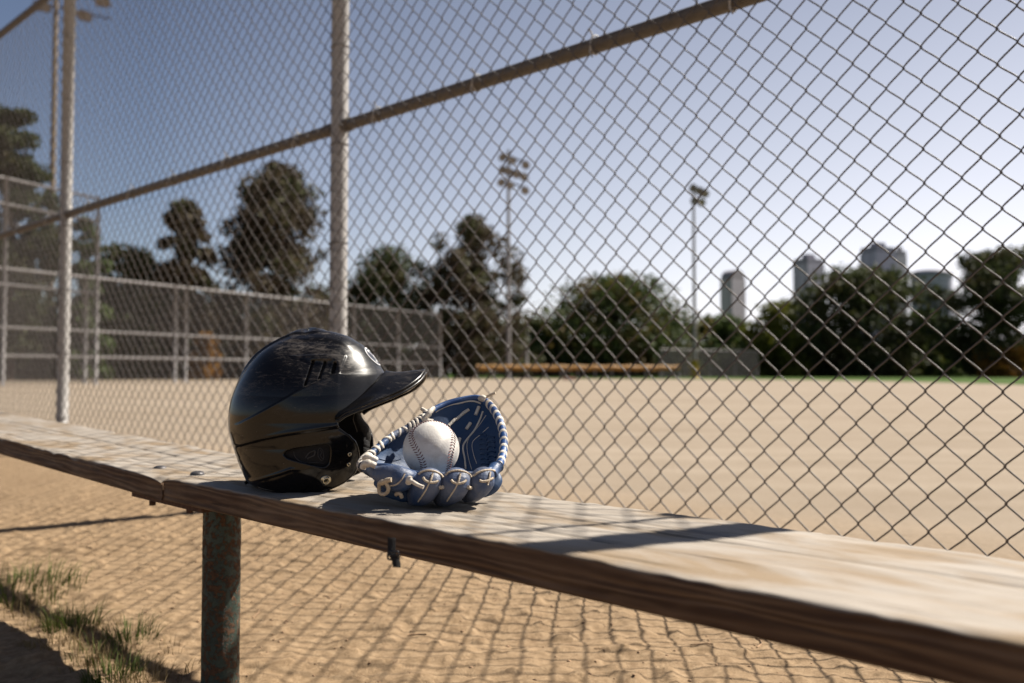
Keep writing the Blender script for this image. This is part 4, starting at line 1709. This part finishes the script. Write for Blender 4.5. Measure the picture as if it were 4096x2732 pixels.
tower("slim brownish-grey tower with a rounded top nearest the yellow-footed light pole", 2884, 2984, 1098, 620, (.30, .26, .26), "curved", .6)
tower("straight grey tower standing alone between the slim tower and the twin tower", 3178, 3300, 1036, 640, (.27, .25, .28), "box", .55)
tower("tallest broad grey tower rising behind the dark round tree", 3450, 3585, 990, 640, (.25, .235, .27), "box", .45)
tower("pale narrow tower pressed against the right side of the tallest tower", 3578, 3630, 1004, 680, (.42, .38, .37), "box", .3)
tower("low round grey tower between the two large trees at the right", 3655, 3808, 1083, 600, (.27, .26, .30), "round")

# trees: crowns of leaf-sized faces round many small clumps
F_ = {
    'dark': mat_foliage("dark_leaves", (0.034, 0.043, 0.016), (0.078, 0.096, 0.031), (0.116, 0.070, 0.031), .35),
    'green': mat_foliage("green_leaves", (0.046, 0.071, 0.019), (0.116, 0.163, 0.043)),
    'brown': mat_foliage("brown_green_leaves", (0.054, 0.040, 0.028), (0.109, 0.085, 0.046), (0.078, 0.105, 0.034), .5),
    'yellow': mat_foliage("yellow_green_leaves", (0.085, 0.101, 0.016), (0.217, 0.217, 0.031)),
    'autumn': mat_foliage("orange_leaves", (0.186, 0.085, 0.019), (0.403, 0.202, 0.031)),
    'mix': mat_foliage("mixed_leaves", (0.043, 0.062, 0.019), (0.093, 0.124, 0.037), (0.186, 0.109, 0.031), .7),
}


def crown_mesh(name, blobs, n, leaf, mat, root, rs):
    w = np.array([b[3] ** 2 for b in blobs]); w = w / w.sum()
    k = rs.choice(len(blobs), n, p=w)
    B = np.array([b[:3] for b in blobs])[k]; R = np.array([b[3] for b in blobs])[k]
    d = rs.randn(n, 3); d /= np.linalg.norm(d, axis=1)[:, None]
    rad = R * (1.05 - np.abs(rs.randn(n)) * .42).clip(.05, 1.2) + R * np.maximum(rs.randn(n), 0) * .10
    C = B + d * rad[:, None] * np.array([1, 1, .85])
    u = rs.randn(n, 3); u /= np.linalg.norm(u, axis=1)[:, None]
    v = np.cross(u, rs.randn(n, 3)); v /= np.linalg.norm(v, axis=1)[:, None]
    s = leaf * rs.uniform(.55, 1.3, n)[:, None]
    q = np.stack([C + u * s, C + v * s * .6, C - u * s, C - v * s * .6], 1).reshape(-1, 3) - np.array(root.location)
    me = bpy.data.meshes.new(name)
    me.vertices.add(len(q)); me.vertices.foreach_set("co", q.ravel())
    F = np.arange(4 * n, dtype=np.int32)
    me.loops.add(4 * n); me.loops.foreach_set("vertex_index", F)
    me.polygons.add(n)
    me.polygons.foreach_set("loop_start", np.arange(0, 4 * n, 4, dtype=np.int32)); me.polygons.foreach_set("loop_total", np.full(n, 4, dtype=np.int32))
    me.update(calc_edges=True)
    o = bpy.data.objects.new(name, me); COL.objects.link(o); me.materials.append(mat); o.parent = root
    return o


def tree(label, cx, top, hw, Y, kind='dark', seed=1, n=5000, nb=40, low=.12, shape='round', gap=.0, leaf=.26, name="tree", cat="tree", group="trees beyond the field", limbs=True):
    rs = np.random.RandomState(seed)
    base = gpt(cx, Y)
    h = zat(top, Y)
    w = hw / FPX * Y
    root = empty(name, base, label, cat, group)
    blobs = []
    tries = 0
    nb = int(nb * 2.3)
    while len(blobs) < nb and tries < 9000:
        tries += 1
        t = low + (1 - low) * rs.uniform(0, 1) ** 1.25
        prof = {'egg': math.sqrt(max(0, 1 - (max(0, t - .34) / .67) ** 1.7)), 'round': math.sqrt(max(0, 1 - ((t - .48) / .55) ** 2)), 'dome': math.sqrt(max(0, 1 - max(0, (t - .25) / .78) ** 2)), 'tall': (1.05 - abs(t - .62) * 1.7) if t > .33 else .42,
                'cone': 1.05 - t, 'layer': .55 + .5 * math.sin(t * 9 + seed)}[shape]
        prof = max(.05, prof)
        a = rs.uniform(0, 2 * PI); r = math.sqrt(rs.uniform(0.0, 1)) * prof * rs.uniform(.85, 1.08)
        br = w * min(rs.uniform(.11, .30), .06 + .55 * prof) * (1 - gap * .40)
        x = base.x + math.cos(a) * (w * r - br * .6); y = base.y + math.sin(a) * w * .8 * r; z = t * h
        z = min(z, h - br * .8)
        blobs.append((x, y, max(z, br * .5), br))
    crown_mesh("crown", blobs, int(n * 1.5), leaf, F_[kind], root, rs)
    mb = MB()
    tr = .035 * w + .12
    top_z = h * (.75 if limbs else .4)
    pts = [base + V(rs.uniform(-.2, .2) * k * .3, 0, z) for k, z in enumerate(np.linspace(-.2, top_z, 6))]
    mb.tube(pts, list(np.linspace(tr * 1.3, tr * .35, 6)), 9)
    if limbs:
        for b in blobs[::6]:
            z0 = max(h * .15, b[2] * .55)
            f = min(1, z0 / top_z) * 5
            p0 = pts[int(min(4, f))].lerp(pts[int(min(4, f)) + 1], min(1, f - int(min(4, f))))
            e = V(b[0], b[1], b[2])
            mid = (p0 + e) / 2 + V(0, 0, -.06 * (e - p0).length)
            mb.tube([p0, mid, e], [tr * .4, tr * .26, tr * .08], 6)
    mb.build("trunk", m_bark, root)
    return root


tree("huge dark conifer at the far left edge with a bough sticking out", 40, 520, 205, 58, 'dark', 3, 8500, 46, .1, 'round', leaf=.24)
rs = np.random.RandomState(5)
# its separate upper bough
br_root = empty("tree", gpt(-40, 60), "dark upper pine bough reaching in from the left edge above the conifer", "tree", "trees beyond the field")
bl = [(*pix(x, y, 60), r) for x, y, r in ((-60, 460, 1.0), (0, 455, .75), (30, 470, .6), (70, 462, .6), (110, 470, .55), (60, 490, .5), (-20, 500, .8))]
crown_mesh("crown", bl, 1500, .22, F_['dark'], br_root, rs)
mb = MB(); mb.tube([gpt(-90, 60), pix(-85, 900, 60), pix(-70, 480, 60)], [.35, .28, .12], 8); mb.tube([pix(-70, 500, 60), pix(20, 485, 60), pix(110, 475, 60)], [.12, .08, .04], 6)
mb.build("trunk", m_bark, br_root)
tree("green tree sloping down behind the left fence post", 330, 870, 125, 62, 'green', 7, 4600, 34, .05, 'dome', leaf=.25)
tree("low dark bushy tree left of the narrow upright tree", 520, 985, 215, 68, 'dark', 9, 6600, 46, .03, 'dome')
tree("narrow upright dark tree with an oval crown", 738, 805, 150, 68, 'brown', 12, 7600, 52, .02, 'egg', .1)
tree("largest broad tree directly left of the middle fence post", 1100, 655, 300, 74, 'brown', 15, 16000, 84, .02, 'egg', .1, leaf=.27)
tree("rounded green tree just right of the middle fence post", 1560, 985, 270, 84, 'dark', 18, 8500, 56, .05, 'dome')
tree("sparse dark tree with sky showing through behind the three-tier light pole", 1885, 862, 270, 82, 'brown', 22, 8500, 64, .05, 'egg', .5, leaf=.27)
tree("wide low domed tree between the two grey light poles", 2470, 1105, 395, 108, 'mix', 25, 14000, 84, .02, 'egg', leaf=.33)
tree("small green tree right behind the yellow-footed light pole", 2880, 1262, 190, 112, 'green', 27, 5200, 40, .02, 'dome', leaf=.3)
tree("yellow-green tree in front of the lone straight tower", 3100, 1205, 190, 108, 'yellow', 31, 5200, 40, .02, 'dome', leaf=.3)
tree("large dark spreading tree below the tallest tower", 3440, 1075, 320, 106, 'dark', 34, 13000, 80, .04, 'round', .1, leaf=.33)
tree("dark tree with gaps of light at the right edge", 3990, 1000, 275, 98, 'dark', 37, 10000, 70, .06, 'round', .45, leaf=.3)
tree("green tree between the round tower and the large dark tree", 3720, 1235, 150, 112, 'green', 39, 4200, 34, .02, 'dome', leaf=.3)
for i, (cx, top, hw, Y, kd, lb) in enumerate((
        (120, 1150, 230, 66, 'dark', "dark shrub mass low behind the fence at the far left edge"),
        (430, 1180, 180, 78, 'mix', "brownish shrub behind the fence under the low bushy tree"),
        (900, 1170, 200, 82, 'dark', "dark shrub behind the fence between the narrow and the largest tree"),
        (820, 1335, 70, 66, 'autumn', "small orange and yellow shrub behind the fence left of the helmet"),
        (1330, 1190, 190, 88, 'dark', "dark shrub at the foot of the largest tree"),
        (2140, 1280, 130, 104, 'mix', "rusty shrub right of the sparse tree trunk"),
        (3230, 1330, 170, 116, 'green', "green shrub under the lone straight tower"),
        (2990, 1330, 130, 118, 'dark', "dark shrub at the foot of the slim rounded tower"),
        (3700, 1350, 200, 118, 'yellow', "yellow-green shrub low between the two large right-hand trees"),
        (4010, 1385, 120, 94, 'autumn', "orange-brown shrub low at the right edge"))):
    tree(lb, cx, top, hw, Y, kd, 50 + i, 2600, 24, .02, 'dome', leaf=.28, name="shrub", cat="shrub", group="shrubs behind the fences", limbs=False)

# far wood closing the horizon: one mass
rs = np.random.RandomState(99)
wood = []
for k in range(620):
    px = rs.uniform(-900, 5000) if k < 400 else rs.uniform(-600, 2150); Y = rs.uniform(135, 160)
    p = gpt(px, Y); r = rs.uniform(1.6, 3.0)
    wood.append((p.x, p.y, rs.uniform(.5, zat(1250 if px < 2150 else 1345, 140) - r * .6), r))
holder = empty("tmp", V(0, 0, 0))
w_ = crown_mesh("distant_woodland", wood, 52000, .45, F_['dark'], holder, rs)
w_.parent = None
bpy.data.objects.remove(holder)
tag(w_, "dark distant woodland closing the horizon behind the field", "woodland", kind="stuff")

# ------------------------------------------------------------------ weeds by the bench
m_grass = mat_foliage("grass_blade", (.045, .070, .012), (.12, .15, .030), (.28, .22, .09), .35)
m_dry = mat_foliage("dry_grass", (.16, .11, .05), (.34, .25, .12))


def gpos(px, py):
    k = pix(px, py, 1.0)
    Y = H / (H - k.z)
    return V(k.x * Y, Y, 0)


def blades(mb, c, n, rad, hgt, rs, wid=.0016, lean=.5):
    for i in range(n):
        a = rs.uniform(0, 2 * PI); r = rad * math.sqrt(rs.uniform(0, 1))
        x, y = c.x + r * math.cos(a), c.y + r * math.sin(a)
        z0 = float(ground_z(np.array([[x]]), np.array([[y]]))[0, 0])
        L = hgt * rs.uniform(.35, 1.1)
        la = a + rs.uniform(-.9, .9); ln = rs.uniform(.1, 1) * lean
        w = wid * rs.uniform(.6, 1.3)
        sx, sy = -math.sin(la + .6) * w, math.cos(la + .6) * w
        P = []
        for t in (0, .35, .7, 1):
            ox = math.cos(la) * ln * L * t * t; oy = math.sin(la) * ln * L * t * t
            z = z0 - .003 + L * t * (1 - .35 * ln * t)
            k = 1 - t * .9
            P.append([[x + ox - sx * k, y + oy - sy * k, z], [x + ox + sx * k, y + oy + sy * k, z]])
        mb.grid(P)


rs = np.random.RandomState(44)
for (px, py, n, rad, hh, lb) in (
        (25, 2390, 560, .15, .125, "thick green weed clump cut by the left edge of the photo"),
        (290, 2530, 260, .050, .100, "upright green grass tuft in the shade left of the bench leg"),
        (530, 2570, 170, .042, .085, "small sparse green tuft nearest the bench leg"),
        (450, 2735, 220, .045, .080, "dark green tuft at the bottom edge below the others"),
        (390, 2640, 70, .05, .085, "thin seeding grass tuft between the shaded tufts")):
    c = gpos(px, py)
    mb = MB(); blades(mb, c, int(n * .75), rad * 1.15, hh * .62, rs, .0013, .95)
    o = mb.build("grass_tuft", m_grass)
    tag(o, lb, "grass tuft", "grass tufts beside the bench leg")
mb = MB()
for k in range(90):
    t = rs.uniform(0, 1)
    px = 20 + 620 * t + rs.normal(0, 60); py = 2400 + 330 * t + rs.normal(0, 50)
    blades(mb, gpos(px, py), 16, .035, .034, rs, .0011, .9)
tag(mb.build("dry_grass", m_dry), "sparse dry straw-coloured grass scattered on the dirt", "dry grass", kind="stuff")
# pebbles, clods and twigs
mb = MB()
for k in range(900):
    Yk = rs.uniform(1.0, 3.4); px = rs.uniform(-50, 4100)
    x = (px - 2048) / FPX * Yk
    if x * FN.x + Yk * FN.y > 1.75: continue
    z0 = float(ground_z(np.array([[x]]), np.array([[Yk]]))[0, 0])
    r = rs.uniform(.0015, .005)
    ph = rs.uniform(0, 6)
    pts = [[x + r * sx * rs.uniform(.7, 1.3), Yk + r * sy * rs.uniform(.7, 1.3), z0 + r * sz * .7] for sx, sy, sz in ((1, 0, 0), (-1, 0, 0), (0, 1, 0), (0, -1, 0), (0, 0, 1), (0, 0, -1))]
    mb.add(pts, [(0, 2, 4), (2, 1, 4), (1, 3, 4), (3, 0, 4), (2, 0, 5), (1, 2, 5), (3, 1, 5), (0, 3, 5)])
for k in range(70):
    Yk = rs.uniform(1.0, 2.8); px = rs.uniform(-50, 4100)
    x = (px - 2048) / FPX * Yk
    if x * FN.x + Yk * FN.y > 1.6: continue
    a = rs.uniform(0, PI); L = rs.uniform(.008, .035)
    q = []
    for t in (-1, -.3, .4, 1):
        xx, yy = x + math.cos(a + t * .3) * L * t, Yk + math.sin(a + t * .3) * L * t
        q.append((xx, yy, float(ground_z(np.array([[xx]]), np.array([[yy]]))[0, 0]) + .0015))
    mb.tube(q, rs.uniform(.0006, .0014), 5)
tag(mb.build("soil_crumbs", simple("soil", (.30, .19, .11), .95, 0, .4, 40)), "crumbs of soil and grit on the dirt", "soil", kind="stuff")
